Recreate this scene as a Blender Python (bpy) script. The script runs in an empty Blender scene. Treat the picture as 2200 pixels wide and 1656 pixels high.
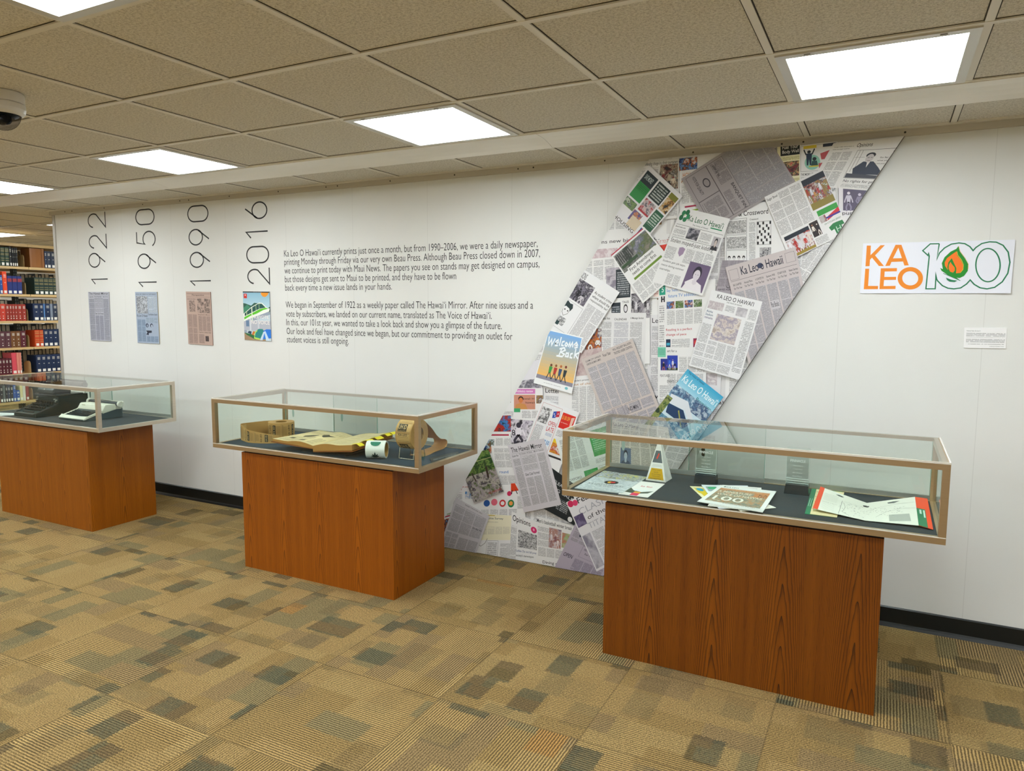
import bpy, bmesh, math, random
from mathutils import Vector, Matrix
random.seed(7)
C = bpy.context.scene.collection
S = bpy.context.scene

# ---------------------------------------------------------------- camera, world, exposure
cam_data = bpy.data.cameras.new('camera'); cam = bpy.data.objects.new('camera', cam_data); C.objects.link(cam)
YAW, PITCH, ROLL = -.4756, -.1042, .0051
fw = Vector((math.sin(YAW)*math.cos(PITCH), math.cos(YAW)*math.cos(PITCH), math.sin(PITCH)))
rt = Vector((math.cos(YAW), -math.sin(YAW), 0)); up = rt.cross(fw)
r2 = rt*math.cos(ROLL)+up*math.sin(ROLL); u2 = -rt*math.sin(ROLL)+up*math.cos(ROLL)
cam.matrix_world = Matrix(((r2.x, u2.x, -fw.x, 0), (r2.y, u2.y, -fw.y, -3.9127), (r2.z, u2.z, -fw.z, 1.5435), (0, 0, 0, 1)))
cam_data.sensor_width = 36; cam_data.lens = 36*1550.6/2200; cam_data.clip_start = .05; cam_data.clip_end = 60
S.camera = cam
w = bpy.data.worlds.new('world'); S.world = w; w.use_nodes = True
w.node_tree.nodes['Background'].inputs[0].default_value = (.75, .8, .9, 1); w.node_tree.nodes['Background'].inputs[1].default_value = .3
S.view_settings.view_transform = 'Standard'; S.view_settings.look = 'None'; S.view_settings.gamma = 1
S.view_settings.use_curve_mapping = False; S.view_settings.exposure = 0.84
PANEL_STRENGTH = 11.0
CEIL = 2.3916; TILE = .6096; GX = -2.2145; GY = -.6987

# ---------------------------------------------------------------- helpers
def lin(h):
    h = h.lstrip('#'); r = []
    for i in (0, 2, 4):
        c = int(h[i:i+2], 16)/255; r.append(c/12.92 if c <= .04045 else ((c+.055)/1.055)**2.4)
    return (r[0], r[1], r[2], 1)
MATS = {}
def mat(col, rough=.55, metal=0., emis=None, es=0, spec=.5, coat=0):
    key = (col, rough, metal, emis, es, spec, coat)
    if key in MATS: return MATS[key]
    m = bpy.data.materials.new('m_'+col.strip('#')); m.use_nodes = True
    b = m.node_tree.nodes['Principled BSDF']; b.inputs['Base Color'].default_value = lin(col)
    b.inputs['Roughness'].default_value = rough; b.inputs['Metallic'].default_value = metal
    b.inputs['Specular IOR Level'].default_value = spec; b.inputs['Coat Weight'].default_value = coat
    if emis: b.inputs['Emission Color'].default_value = lin(emis); b.inputs['Emission Strength'].default_value = es
    MATS[key] = m; return m
class NT:
    def __init__(s, name):
        s.m = bpy.data.materials.new(name); s.m.use_nodes = True; s.t = s.m.node_tree
        s.b = s.t.nodes['Principled BSDF']
    def n(s, typ, **kw):
        nd = s.t.nodes.new(typ)
        for k, v in kw.items():
            if k.startswith('i_'):
                k2 = k[2:]; k2 = int(k2) if k2.isdigit() else k2
                nd.inputs[k2].default_value = v
            else: setattr(nd, k, v)
        return nd
    def l(s, a, b): s.t.links.new(a, b)
    def math(s, op, a, b=None, c=None):
        nd = s.t.nodes.new('ShaderNodeMath'); nd.operation = op
        for i, v in enumerate((a, b, c)):
            if v is None: continue
            if isinstance(v, (int, float)): nd.inputs[i].default_value = v
            else: s.l(v, nd.inputs[i])
        return nd.outputs[0]
    def mix(s, f, a, b, mode='MIX'):
        nd = s.t.nodes.new('ShaderNodeMix'); nd.data_type = 'RGBA'; nd.blend_type = mode
        for i, v in ((0, f), (6, a), (7, b)):
            if isinstance(v, (int, float)): nd.inputs[i].default_value = v
            elif isinstance(v, tuple): nd.inputs[i].default_value = v
            elif isinstance(v, str): nd.inputs[i].default_value = lin(v)
            else: s.l(v, nd.inputs[i])
        return nd.outputs[2]
    def ramp(s, fac, stops, interp='LINEAR'):
        nd = s.t.nodes.new('ShaderNodeValToRGB'); cr = nd.color_ramp; cr.interpolation = interp
        while len(cr.elements) < len(stops): cr.elements.new(.5)
        for e, (p, c) in zip(cr.elements, stops): e.position = p; e.color = lin(c)
        s.l(fac, nd.inputs[0]); return nd.outputs[0]
    def xyz(s, src='Object'):
        if src == 'UV': t = s.n('ShaderNodeUVMap').outputs[0]
        else: t = s.n('ShaderNodeTexCoord').outputs[src]
        q = s.n('ShaderNodeSeparateXYZ'); s.l(t, q.inputs[0]); return t, q.outputs[0], q.outputs[1], q.outputs[2]
    def comb(s, x, y, z=0.):
        q = s.n('ShaderNodeCombineXYZ')
        for i, v in enumerate((x, y, z)):
            if isinstance(v, (int, float)): q.inputs[i].default_value = v
            else: s.l(v, q.inputs[i])
        return q.outputs[0]
    def noise(s, vec, scale, detail=2, rough=.5, out=0):
        nd = s.n('ShaderNodeTexNoise'); nd.inputs['Scale'].default_value = scale
        nd.inputs['Detail'].default_value = detail; nd.inputs['Roughness'].default_value = rough
        s.l(vec, nd.inputs['Vector']); return nd.outputs[out]
    def white(s, vec, out=0):
        nd = s.n('ShaderNodeTexWhiteNoise', noise_dimensions='3D'); s.l(vec, nd.inputs['Vector']); return nd.outputs[out]
    def bump(s, h, strength=.3, dist=.002):
        nd = s.n('ShaderNodeBump'); nd.inputs['Strength'].default_value = strength; nd.inputs['Distance'].default_value = dist
        s.l(h, nd.inputs['Height']); s.l(nd.outputs[0], s.b.inputs['Normal'])
    def col(s, c): s.l(c, s.b.inputs['Base Color'])
    def rough(s, r): s.b.inputs['Roughness'].default_value = r

class MB:
    """collects faces (world or local metres) and links them as one mesh object"""
    def __init__(s): s.v = []; s.f = []; s.fm = []; s.uv = []; s.mats = []; s.sm = []
    def mi(s, m):
        if m not in s.mats: s.mats.append(m)
        return s.mats.index(m)
    def face(s, pts, m, uv=None, smooth=False):
        i0 = len(s.v); s.v += [tuple(p) for p in pts]; s.f.append(list(range(i0, i0+len(pts)))); s.fm.append(s.mi(m))
        s.uv.append(uv if uv else [(0, 0)]*len(pts)); s.sm.append(smooth)
    def box(s, x0, x1, y0, y1, z0, z1, m, M=None):
        P = [(x, y, z) for x in (x0, x1) for y in (y0, y1) for z in (z0, z1)]
        if M is not None: P = [tuple(M @ Vector(p)) for p in P]
        for q in ((0, 1, 3, 2), (4, 6, 7, 5), (0, 4, 5, 1), (2, 3, 7, 6), (0, 2, 6, 4), (1, 5, 7, 3)):
            s.face([P[i] for i in q], m)
        return s
    def prism(s, base, off, m, mside=None, uv=None):
        """polygon base (3D points) extruded by vector off"""
        off = Vector(off); a = [Vector(p) for p in base]; b = [p+off for p in a]; n = len(a)
        s.face(a, m, uv); s.face(b[::-1], mside or m)
        for i in range(n): s.face([a[i], b[i], b[(i+1) % n], a[(i+1) % n]], mside or m)
        return s
    def tube(s, path, r, m, seg=8, closed=False):
        path = [Vector(p) for p in path]; n = len(path); rings = []
        rr = r if isinstance(r, (list, tuple)) else [r]*n
        prev = None
        for i, p in enumerate(path):
            if closed: t = (path[(i+1) % n]-path[i-1]).normalized()
            else: t = (path[min(i+1, n-1)]-path[max(i-1, 0)]).normalized()
            if prev is None:
                a = t.orthogonal().normalized()
            else:
                a = (prev-t*prev.dot(t)); a = a.normalized() if a.length > 1e-6 else t.orthogonal().normalized()
            prev = a; b = t.cross(a)
            rings.append([p+(a*math.cos(2*math.pi*k/seg)+b*math.sin(2*math.pi*k/seg))*rr[i] for k in range(seg)])
        for i in range(n if closed else n-1):
            A, B = rings[i], rings[(i+1) % n]
            for k in range(seg): s.face([A[k], A[(k+1) % seg], B[(k+1) % seg], B[k]], m, smooth=True)
        if not closed: s.face(rings[0][::-1], m); s.face(rings[-1], m)
        return s
    def lathe(s, prof, cen, m, seg=24, axis='z', M=None, a0=0., a1=2*math.pi):
        """prof: list of (r, h); revolves about axis through cen"""
        cen = Vector(cen); full = abs(a1-a0-2*math.pi) < 1e-6; rings = []
        ms = m if isinstance(m, list) else [m]*(len(prof)-1)
        N = seg if full else seg+1
        for r, h in prof:
            ring = []
            for k in range(N):
                a = a0+(a1-a0)*k/seg; c, q = r*math.cos(a), r*math.sin(a)
                p = {'z': Vector((c, q, h)), 'x': Vector((h, c, q)), 'y': Vector((c, h, q))}[axis]
                if M is not None: p = M @ p
                ring.append(cen+p)
            rings.append(ring)
        for i in range(len(prof)-1):
            for k in range(N if full else N-1):
                k2 = (k+1) % N
                u0 = (a0+(a1-a0)*k/seg)*prof[i][0]; u1 = (a0+(a1-a0)*(k+1)/seg)*prof[i][0]
                s.face([rings[i][k], rings[i][k2], rings[i+1][k2], rings[i+1][k]], ms[i],
                       [(u0, prof[i][1]), (u1, prof[i][1]), (u1, prof[i+1][1]), (u0, prof[i+1][1])], smooth=True)
        return s
    def ribbon2(s, pts, wd, m, P, closed=False):
        """flat ribbon of width wd along 2D pts, mapped to 3D by P(x,y)"""
        n = len(pts); L = []; R = []
        V = [Vector(p) for p in pts]
        for i in range(n):
            if closed: d0 = (V[i]-V[i-1]).normalized(); d1 = (V[(i+1) % n]-V[i]).normalized()
            else:
                d0 = (V[i]-V[i-1]).normalized() if i else (V[1]-V[0]).normalized()
                d1 = (V[i+1]-V[i]).normalized() if i < n-1 else d0
            nn = Vector((-(d0+d1).y, (d0+d1).x))
            nn = nn.normalized() if nn.length > 1e-6 else Vector((-d0.y, d0.x))
            k = max(.45, nn.dot(Vector((-d0.y, d0.x))))
            L.append(V[i]+nn*wd/2/k); R.append(V[i]-nn*wd/2/k)
        for i in range(n if closed else n-1):
            j = (i+1) % n
            s.face([P(*L[i]), P(*R[i]), P(*R[j]), P(*L[j])], m)
        return s
    def poly2(s, pts, m, P): s.face([P(*p) for p in pts], m); return s
    def build(s, name, parent=None, origin=(0, 0, 0), clip=None, weld=False, bevel=0):
        o = Vector(origin); me = bpy.data.meshes.new(name)
        me.from_pydata([tuple(Vector(v)-o) for v in s.v], [], s.f)
        for m in s.mats: me.materials.append(m)
        me.polygons.foreach_set('material_index', s.fm); me.polygons.foreach_set('use_smooth', s.sm)
        uvl = me.uv_layers.new(name='UVMap'); flat = [c for f in s.uv for p in f for c in p]; uvl.data.foreach_set('uv', flat)
        if clip or weld:
            bm = bmesh.new(); bm.from_mesh(me)
            for co, no in (clip or []):
                bmesh.ops.bisect_plane(bm, geom=bm.verts[:]+bm.edges[:]+bm.faces[:], plane_co=Vector(co)-o, plane_no=no, clear_outer=True, dist=1e-6)
            if weld: bmesh.ops.remove_doubles(bm, verts=bm.verts, dist=1e-5); bmesh.ops.recalc_face_normals(bm, faces=bm.faces)
            bm.to_mesh(me); bm.free()
        me.validate(); me.update()
        ob = bpy.data.objects.new(name, me); C.objects.link(ob)
        if parent: ob.parent = parent
        else: ob.location = o
        if bevel:
            b = ob.modifiers.new('bevel', 'BEVEL'); b.width = bevel; b.segments = 2; b.limit_method = 'ANGLE'; b.angle_limit = .6
        return ob
def tag(o, label, cat, group=None, kind=None):
    if label: o['label'] = label
    if cat: o['category'] = cat
    if group: o['group'] = group
    if kind: o['kind'] = kind
    return o
def thing(name, label, cat, loc=(0, 0, 0), rz=0, group=None):
    o = bpy.data.objects.new(name, None); C.objects.link(o); o.location = loc; o.rotation_euler = (0, 0, rz)
    o.empty_display_size = .1
    return tag(o, label, cat, group)
def struct(o, label=None): o['kind'] = 'structure'; return tag(o, label, None) if label else o

TXT = {}
def text_mesh(t, bold=0., spacing=1.):
    """triangles of a string, normalised to its bounding box"""
    k = (t, bold, spacing)
    if k in TXT: return TXT[k]
    cu = bpy.data.curves.new('t', 'FONT'); cu.body = t; cu.size = 1; cu.offset = min(bold, .007); cu.space_character = spacing; cu.resolution_u = 3
    cu.fill_mode = 'FRONT'
    ob = bpy.data.objects.new('t', cu); C.objects.link(ob); bpy.context.view_layer.update()
    me = bpy.data.meshes.new_from_object(ob.evaluated_get(bpy.context.evaluated_depsgraph_get()))
    vs = [(v.co.x, v.co.y) for v in me.vertices]; fs = [list(p.vertices) for p in me.polygons]
    bpy.data.objects.remove(ob); bpy.data.curves.remove(cu); bpy.data.meshes.remove(me)
    x0 = min(v[0] for v in vs); x1 = max(v[0] for v in vs); y0 = min(v[1] for v in vs); y1 = max(v[1] for v in vs)
    TXT[k] = ([((x-x0)/(x1-x0), (y-y0)/(y1-y0)) for x, y in vs], fs, (x1-x0), (y1-y0)); return TXT[k]
def put_text(mb, t, P, u0, v0, u1, v1, m, bold=0., spacing=1., slant=0.):
    """text filling box; v grows downward; P(u,v)->3D"""
    vs, fs, a, b = text_mesh(t, bold, spacing)
    i0 = len(mb.v); mi = mb.mi(m)
    mb.v += [tuple(P(u0+(u1-u0)*(x+slant*y), v1+(v0-v1)*y)) for x, y in vs]
    for f in fs:
        mb.f.append([i0+i for i in f]); mb.fm.append(mi); mb.uv.append([(0, 0)]*len(f)); mb.sm.append(False)

# ---------------------------------------------------------------- materials
def m_wall():
    n = NT('wall_paint'); t, x, y, z = n.xyz()
    fx = n.math('FRACT', n.math('DIVIDE', n.math('ADD', x, 60.395), .6049))
    seam = n.math('LESS_THAN', n.math('ABSOLUTE', n.math('SUBTRACT', fx, .5)), .0022)
    mot = n.noise(t, 1.3, 3)
    c = n.ramp(mot, [(.3, '#dfe0dd'), (.7, '#e5e5e2')])
    n.col(n.mix(n.math('MULTIPLY', seam, .2), c, '#8f8b86')); n.rough(.5)
    n.bump(n.math('SUBTRACT', n.noise(t, 240, 2), n.math('MULTIPLY', seam, 2)), .12, .001); return n.m
def m_ceiling():
    n = NT('ceiling_tile'); t, x, y, z = n.xyz()
    a = n.noise(t, 110, 4, .8); b = n.noise(t, 2.2, 2); v = n.n('ShaderNodeTexVoronoi', i_Scale=150.); n.l(t, v.inputs['Vector'])
    pit = n.math('LESS_THAN', v.outputs['Distance'], .22)
    c = n.ramp(a, [(.36, '#a69d8d'), (.55, '#e0dacd'), (.75, '#eee9de')])
    c = n.mix(n.math('MULTIPLY', pit, .7), c, '#6f6453')
    # every tile has its own slight tone
    ix = n.math('FLOOR', n.math('DIVIDE', n.math('SUBTRACT', x, GX), TILE)); iy = n.math('FLOOR', n.math('DIVIDE', n.math('SUBTRACT', y, GY), TILE))
    w_ = n.white(n.comb(ix, iy, 3.))
    c = n.mix(.3, c, n.ramp(w_, [(0, '#d8d1c4'), (1, '#e3ddd1')]))
    n.col(c); n.rough(.9); n.bump(n.math('SUBTRACT', a, pit), .5, .002); return n.m
def m_carpet():
    n = NT('carpet'); t, x, y, z = n.xyz(); T = .5975
    x0 = n.math('DIVIDE', n.math('ADD', x, 20*T+2.102), T); y0 = n.math('DIVIDE', n.math('ADD', y, 20*T+1.610), T)
    ix = n.math('FLOOR', x0); iy = n.math('FLOOR', y0); fx = n.math('FRACT', x0); fy = n.math('FRACT', y0)
    par = n.math('MODULO', n.math('ADD', n.math('ADD', ix, iy), 60.), 2.)
    rnd = n.white(n.comb(ix, iy, 1.)); flip = n.math('GREATER_THAN', rnd, .85)
    rot = n.math('ABSOLUTE', n.math('SUBTRACT', n.math('GREATER_THAN', par, .5), flip))
    nrot = n.math('SUBTRACT', 1., rot)
    lx = n.math('ADD', n.math('MULTIPLY', fx, nrot), n.math('MULTIPLY', fy, rot))
    ly = n.math('ADD', n.math('MULTIPLY', fy, nrot), n.math('MULTIPLY', fx, rot))
    wob = n.noise(t, 45, 2); knot = n.noise(t, 180, 2, .8); knot2 = n.noise(t, 90, 2, .7)
    jx = n.math('ADD', lx, n.math('MULTIPLY', n.math('SUBTRACT', knot2, .5), .06)); jy = n.math('ADD', ly, n.math('MULTIPLY', n.math('SUBTRACT', knot, .5), .07))
    rib = n.math('SINE', n.math('ADD', n.math('MULTIPLY', lx, 2*math.pi*54), n.math('MULTIPLY', wob, 2.)))
    def cells(kx, ky, ox, seed):
        a = n.math('FLOOR', n.math('ADD', n.math('MULTIPLY', jx, kx), ox))
        b = n.math('FLOOR', n.math('ADD', n.math('MULTIPLY', jy, ky), n.white(n.comb(a, n.math('ADD', ix, seed*3.), iy))))
        return n.white(n.comb(n.math('ADD', a, n.math('MULTIPLY', ix, 17.)), n.math('ADD', b, n.math('MULTIPLY', iy, 13.)), seed))
    c1 = cells(5., 2.6, .3, 5.); c2 = cells(3.6, 5.2, .6, 9.); c3 = cells(7., 2.4, .1, 14.); c4 = cells(4.4, 3.1, .4, 21.)
    base = n.ramp(c1, [(0, '#c4a56c'), (.35, '#b99b63'), (.6, '#c8aa70'), (.78, '#b19668'), (.9, '#a59468'), (.985, '#c4985a')], 'CONSTANT')
    dk = n.ramp(c2, [(0, '#000000'), (.62, '#5a5a5a'), (.76, '#909090'), (.90, '#e0e0e0')], 'CONSTANT')
    base = n.mix(n.math('MINIMUM', n.math('MULTIPLY', dk, n.math('ADD', .35, n.math('MULTIPLY', knot2, 1.1))), 1.), base, n.ramp(c3, [(0, '#5e6654'), (.3, '#6e6048'), (.6, '#4c5a4e'), (.85, '#565036')], 'CONSTANT'))
    amp = n.math('ADD', .35, n.math('MULTIPLY', n.math('GREATER_THAN', c4, .35), .4))
    d = n.math('ADD', n.math('ADD', .56, n.math('MULTIPLY', n.math('MULTIPLY', rib, -.75), amp)), n.math('MULTIPLY', n.math('SUBTRACT', knot, .5), -2.7))
    d = n.math('MINIMUM', n.math('MAXIMUM', d, 0.), 1.)
    c = n.mix(n.math('MULTIPLY', d, .80), base, '#231f17')
    ex = n.math('MINIMUM', n.math('MINIMUM', fx, n.math('SUBTRACT', 1., fx)), n.math('MINIMUM', fy, n.math('SUBTRACT', 1., fy)))
    n.col(n.mix(n.math('MULTIPLY', n.math('LESS_THAN', ex, .005), .3), c, '#2d291f')); n.rough(.95); n.b.inputs['Specular IOR Level'].default_value = .1
    n.bump(n.math('SUBTRACT', 1., d), .6, .004); return n.m
def m_wood(dark, mid, light, name='teak_veneer', k=18., off=0.):
    n = NT(name); t, x, y, z = n.xyz(); PW = .27
    h = n.math('ADD', x, y)                       # runs round the corner
    s = n.math('ADD', n.math('DIVIDE', h, PW), 40.3+off); ix = n.math('FLOOR', s); fx = n.math('MULTIPLY', n.math('SUBTRACT', n.math('FRACT', s), .5), PW)
    r = n.white(n.comb(ix, 2., 1.))
    wob = n.math('SUBTRACT', n.noise(n.comb(n.math('MULTIPLY', h, 7.), 0., n.math('MULTIPLY', z, 1.8)), 1., 3), .5)
    w2 = n.math('SUBTRACT', n.noise(n.comb(n.math('MULTIPLY', h, 40.), 0., n.math('MULTIPLY', z, 9.)), 1., 2), .5)
    fx2 = n.math('ADD', fx, n.math('MULTIPLY', wob, .022))
    sq = n.math('MULTIPLY', fx2, fx2)
    g = n.math('ADD', n.math('MULTIPLY', n.math('SQRT', n.math('ADD', sq, .00003)), 42.), n.math('MULTIPLY', sq, 700.))
    ph = n.math('ADD', n.math('ADD', g, n.math('MULTIPLY', n.math('ADD', z, r), k*.62)), n.math('ADD', n.math('MULTIPLY', w2, .6), n.math('MULTIPLY', wob, 2.)))
    line = n.math('POWER', n.math('FRACT', ph), 5.)
    fine = n.noise(n.comb(n.math('MULTIPLY', h, 230.), 0., n.math('MULTIPLY', z, 6.)), 1., 3, .6)
    band = n.noise(n.comb(n.math('MULTIPLY', h, 28.), 0., n.math('MULTIPLY', z, .5)), 1., 2)
    c = n.ramp(band, [(.3, mid), (.7, light)])
    c = n.mix(n.math('MULTIPLY', line, .95), c, dark)
    c = n.mix(n.math('MULTIPLY', n.math('GREATER_THAN', fine, .6), .30), c, dark)
    n.col(c); n.rough(.45); n.b.inputs['Specular IOR Level'].default_value = .3; n.bump(fine, .1, .001); return n.m
def m_newsprint(paper='#e4e3e4', ink='#55525a', pitch=.0052, dens=.42, colw=0.):
    key = ('news', paper, ink, pitch, dens, colw)
    if key in MATS: return MATS[key]
    n = NT('newsprint'); t, u, v, z = n.xyz('UV')
    r = n.math('DIVIDE', v, pitch); row = n.math('FLOOR', r); fr = n.math('FRACT', r)
    wn = n.noise(n.comb(n.math('MULTIPLY', u, 190.), n.math('MULTIPLY', row, 5.37)), 1., 2, .8)
    inkm = n.math('MULTIPLY', n.math('GREATER_THAN', wn, dens), n.math('LESS_THAN', fr, .58))
    g2 = n.noise(n.comb(n.math('MULTIPLY', u, 700.), n.math('MULTIPLY', v, 500.)), 1., 1)
    inkm = n.math('MULTIPLY', inkm, n.math('ADD', .28, n.math('MULTIPLY', g2, .6)))
    par = n.white(n.comb(n.math('FLOOR', n.math('DIVIDE', v, pitch*9)), n.math('FLOOR', n.math('MULTIPLY', u, 9.)), 4.))
    inkm = n.math('MULTIPLY', inkm, n.math('SUBTRACT', 1., n.math('MULTIPLY', n.math('LESS_THAN', n.math('FRACT', n.math('DIVIDE', r, 9.)), .1), n.math('GREATER_THAN', par, .5))))
    n.col(n.mix(inkm, paper, ink)); n.rough(.55); MATS[key] = n.m; return n.m
def m_photo(cols, scale=28., soft=False):
    key = ('photo', tuple(cols), scale, soft)
    if key in MATS: return MATS[key]
    n = NT('print_picture'); t, u, v, z = n.xyz('UV')
    d = n.noise(t, scale*.7, 3, .6, 1)
    mx = n.n('ShaderNodeVectorMath', operation='SCALE'); n.l(d, mx.inputs[0]); mx.inputs['Scale'].default_value = .06 if not soft else .02
    ad = n.n('ShaderNodeVectorMath', operation='ADD'); n.l(t, ad.inputs[0]); n.l(mx.outputs[0], ad.inputs[1])
    f = n.noise(ad.outputs[0], scale, 4, .62)
    k = len(cols); st = [(.33+.40*i/k, c) for i, c in enumerate(cols)]
    c = n.ramp(f, st, 'LINEAR')
    sh = n.noise(t, scale*4, 3); c = n.mix(n.math('MULTIPLY', sh, .25), c, '#202028')
    n.col(c); n.rough(.4); MATS[key] = n.m; return n.m
def m_glass(tint='#f2faf6', refl=1.0, name='glass'):
    n = NT(name); t = n.t; t.nodes.remove(n.b)
    tr = n.n('ShaderNodeBsdfTransparent'); tr.inputs[0].default_value = lin(tint)
    gl = n.n('ShaderNodeBsdfGlossy'); gl.inputs['Roughness'].default_value = .01
    fr = n.n('ShaderNodeFresnel'); fr.inputs[0].default_value = 1.5
    g2 = n.n('ShaderNodeNewGeometry')
    # reflect only at the outer side of a pane, both its faces share one Fresnel term
    f = n.math('MINIMUM', n.math('MULTIPLY', fr.outputs[0], refl), 1.)
    f = n.math('MULTIPLY', f, n.math('SUBTRACT', 1., g2.outputs['Backfacing']))
    mx = n.n('ShaderNodeMixShader'); n.l(f, mx.inputs[0]); n.l(tr.outputs[0], mx.inputs[1]); n.l(gl.outputs[0], mx.inputs[2])
    out = [q for q in t.nodes if q.type == 'OUTPUT_MATERIAL'][0]; n.l(mx.outputs[0], out.inputs[0]); return n.m
def m_brushed(col, rough=.33):
    n = NT('satin_metal'); t, x, y, z = n.xyz()
    f = n.noise(n.comb(n.math('MULTIPLY', x, 3.), n.math('MULTIPLY', y, 3.), n.math('MULTIPLY', z, 300.)), 1., 2)
    n.col(n.mix(n.math('MULTIPLY', f, .2), col, '#6d5f4c')); n.b.inputs['Metallic'].default_value = .75; n.rough(rough); return n.m
def m_fabric(col, col2):
    n = NT('deck_fabric'); t, x, y, z = n.xyz()
    n.col(n.mix(n.noise(t, 400, 2), col, col2)); n.rough(.9); n.bump(n.noise(t, 700, 2), .2, .0005); return n.m
WALL = m_wall(); CEILM = m_ceiling(); CARPET = m_carpet()
WHITE = mat('#ece9e4', .5); TBAR = mat('#e2dccf', .45); PAPER = mat('#e9e8e6', .6); BLACK = mat('#101114', .5); INK = mat('#1d1d22', .6)

# ---------------------------------------------------------------- setting
XW0, XW1 = -6.585, 4.2            # the white wall
RX0, RX1, RY0, RY1 = -13., 4.2, -11.2, 5.6
struct(MB().box(RX0, RX1, RY0, RY1, -.05, 0, CARPET).build('floor'))
struct(MB().box(RX0, RX1, RY0, RY1, CEIL, CEIL+.05, CEILM).build('ceiling'))
struct(MB().box(XW0, XW1, 0, .14, 0, CEIL, WALL).build('wall_back'))
PLAIN = mat('#dedbd4', .7)
struct(MB().box(RX0-.1, RX0, RY0, RY1, 0, CEIL, PLAIN).build('wall_left'))
struct(MB().box(RX1, RX1+.1, RY0, RY1, 0, CEIL, PLAIN).build('wall_right'))
struct(MB().box(RX0, RX1, RY0-.1, RY0, 0, CEIL, PLAIN).build('wall_front'))
struct(MB().box(RX0, RX1, RY1, RY1+.1, 0, CEIL, PLAIN).build('wall_far'))
BASE = mat('#0d1214', .35)
def base(x0, x1):
    m = MB(); pr = [(0, 0), (-.022, 0), (-.016, .012), (-.010, .02), (-.009, .092), (-.004, .097), (0, .097)]
    m.prism([(x0, a, b) for a, b in pr], (x1-x0, 0, 0), BASE); return struct(m.build('baseboard_back'))
base(XW0, -2.602); base(-1.372, XW1)
# left end of the free-standing wall: pale metal edge channel
m = MB().box(XW0-.006, XW0+.028, -.006, .146, .0, CEIL-.04, mat('#b9b6b0', .35, .4)); struct(m.build('trim_1'))
# angle strip along the top of the wall, with screws
m = MB().box(XW0-.03, XW1, -.014, 0, 2.354, CEIL, mat('#c3bcae', .45))
m.box(XW0-.03, XW1, -.045, -.014, CEIL-.006, CEIL, TBAR)
for i in range(22):
    for dx in (0,) if i % 3 else (-.05, .05):
        m.lathe([(0, -.0165), (.004, -.016), (.005, -.0139)], (XW0+.25+i*.49+dx, 0, 2.372), mat('#4a453c', .4, .6), 8, 'y')
struct(m.build('trim_2'))
# lay-in grid bars; dark strips beside them paint in their shadow lines
m = MB(); hw = .012; z0, z1 = CEIL-.006, CEIL+.001; BAR_SHADE = mat('#3a342a', .9)
def bar_shade_x(x, ya, yb):
    for s_ in (-1, 1): m.box(x+s_*hw-(.004 if s_ < 0 else 0), x+s_*hw+(.004 if s_ > 0 else 0), ya, yb, CEIL-.0012, CEIL+.0005, BAR_SHADE)
def bar_shade_y(y):
    for s_ in (-1, 1): m.box(RX0, RX1, y+s_*hw-(.004 if s_ < 0 else 0), y+s_*hw+(.004 if s_ > 0 else 0), CEIL-.0010, CEIL+.0005, BAR_SHADE)
for j in range(0, 18):
    y = GY-j*TILE
    if y > RY0: m.box(RX0, RX1, y-hw, y+hw, z0, z1, TBAR); bar_shade_y(y)
for j in range(0, 9):
    y = GY+.2+.4+j*TILE
    if .2 < y < RY1: m.box(RX0, RX1, y-hw, y+hw, z0, z1, TBAR); bar_shade_y(y)
for i in range(-18, 12):
    x = GX+i*TILE
    if RX0 < x < RX1:
        bar_shade_x(x, RY0, GY-hw); bar_shade_x(x, GY+.205, (-.045 if x > XW0 else RY1)); m.box(x-hw, x+hw, RY0, GY-hw, z0+.0012, z1, TBAR); m.box(x-hw, x+hw, GY+.205, (-.045 if x > XW0 else RY1), z0+.0012, z1, TBAR)
struct(m.build('trim_3'))
# smooth white band in the ceiling, parallel to the wall, its face tipped slightly towards the room
m = MB(); STRIP = mat('#f0ede6', .35)
for i in range(6):
    a = RX0+(RX1-RX0)*i/6; b = RX0+(RX1-RX0)*(i+1)/6-.002
    m.prism([(a, GY, CEIL), (a, GY+.004, CEIL-.010), (a, GY+.07, CEIL-.011), (a, GY+.12, CEIL-.017), (a, GY+.165, CEIL-.026), (a, GY+.198, CEIL-.037), (a, GY+.205, CEIL-.034), (a, GY+.205, CEIL)], (b-a, 0, 0), STRIP)
struct(m.build('trim_4'))

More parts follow.
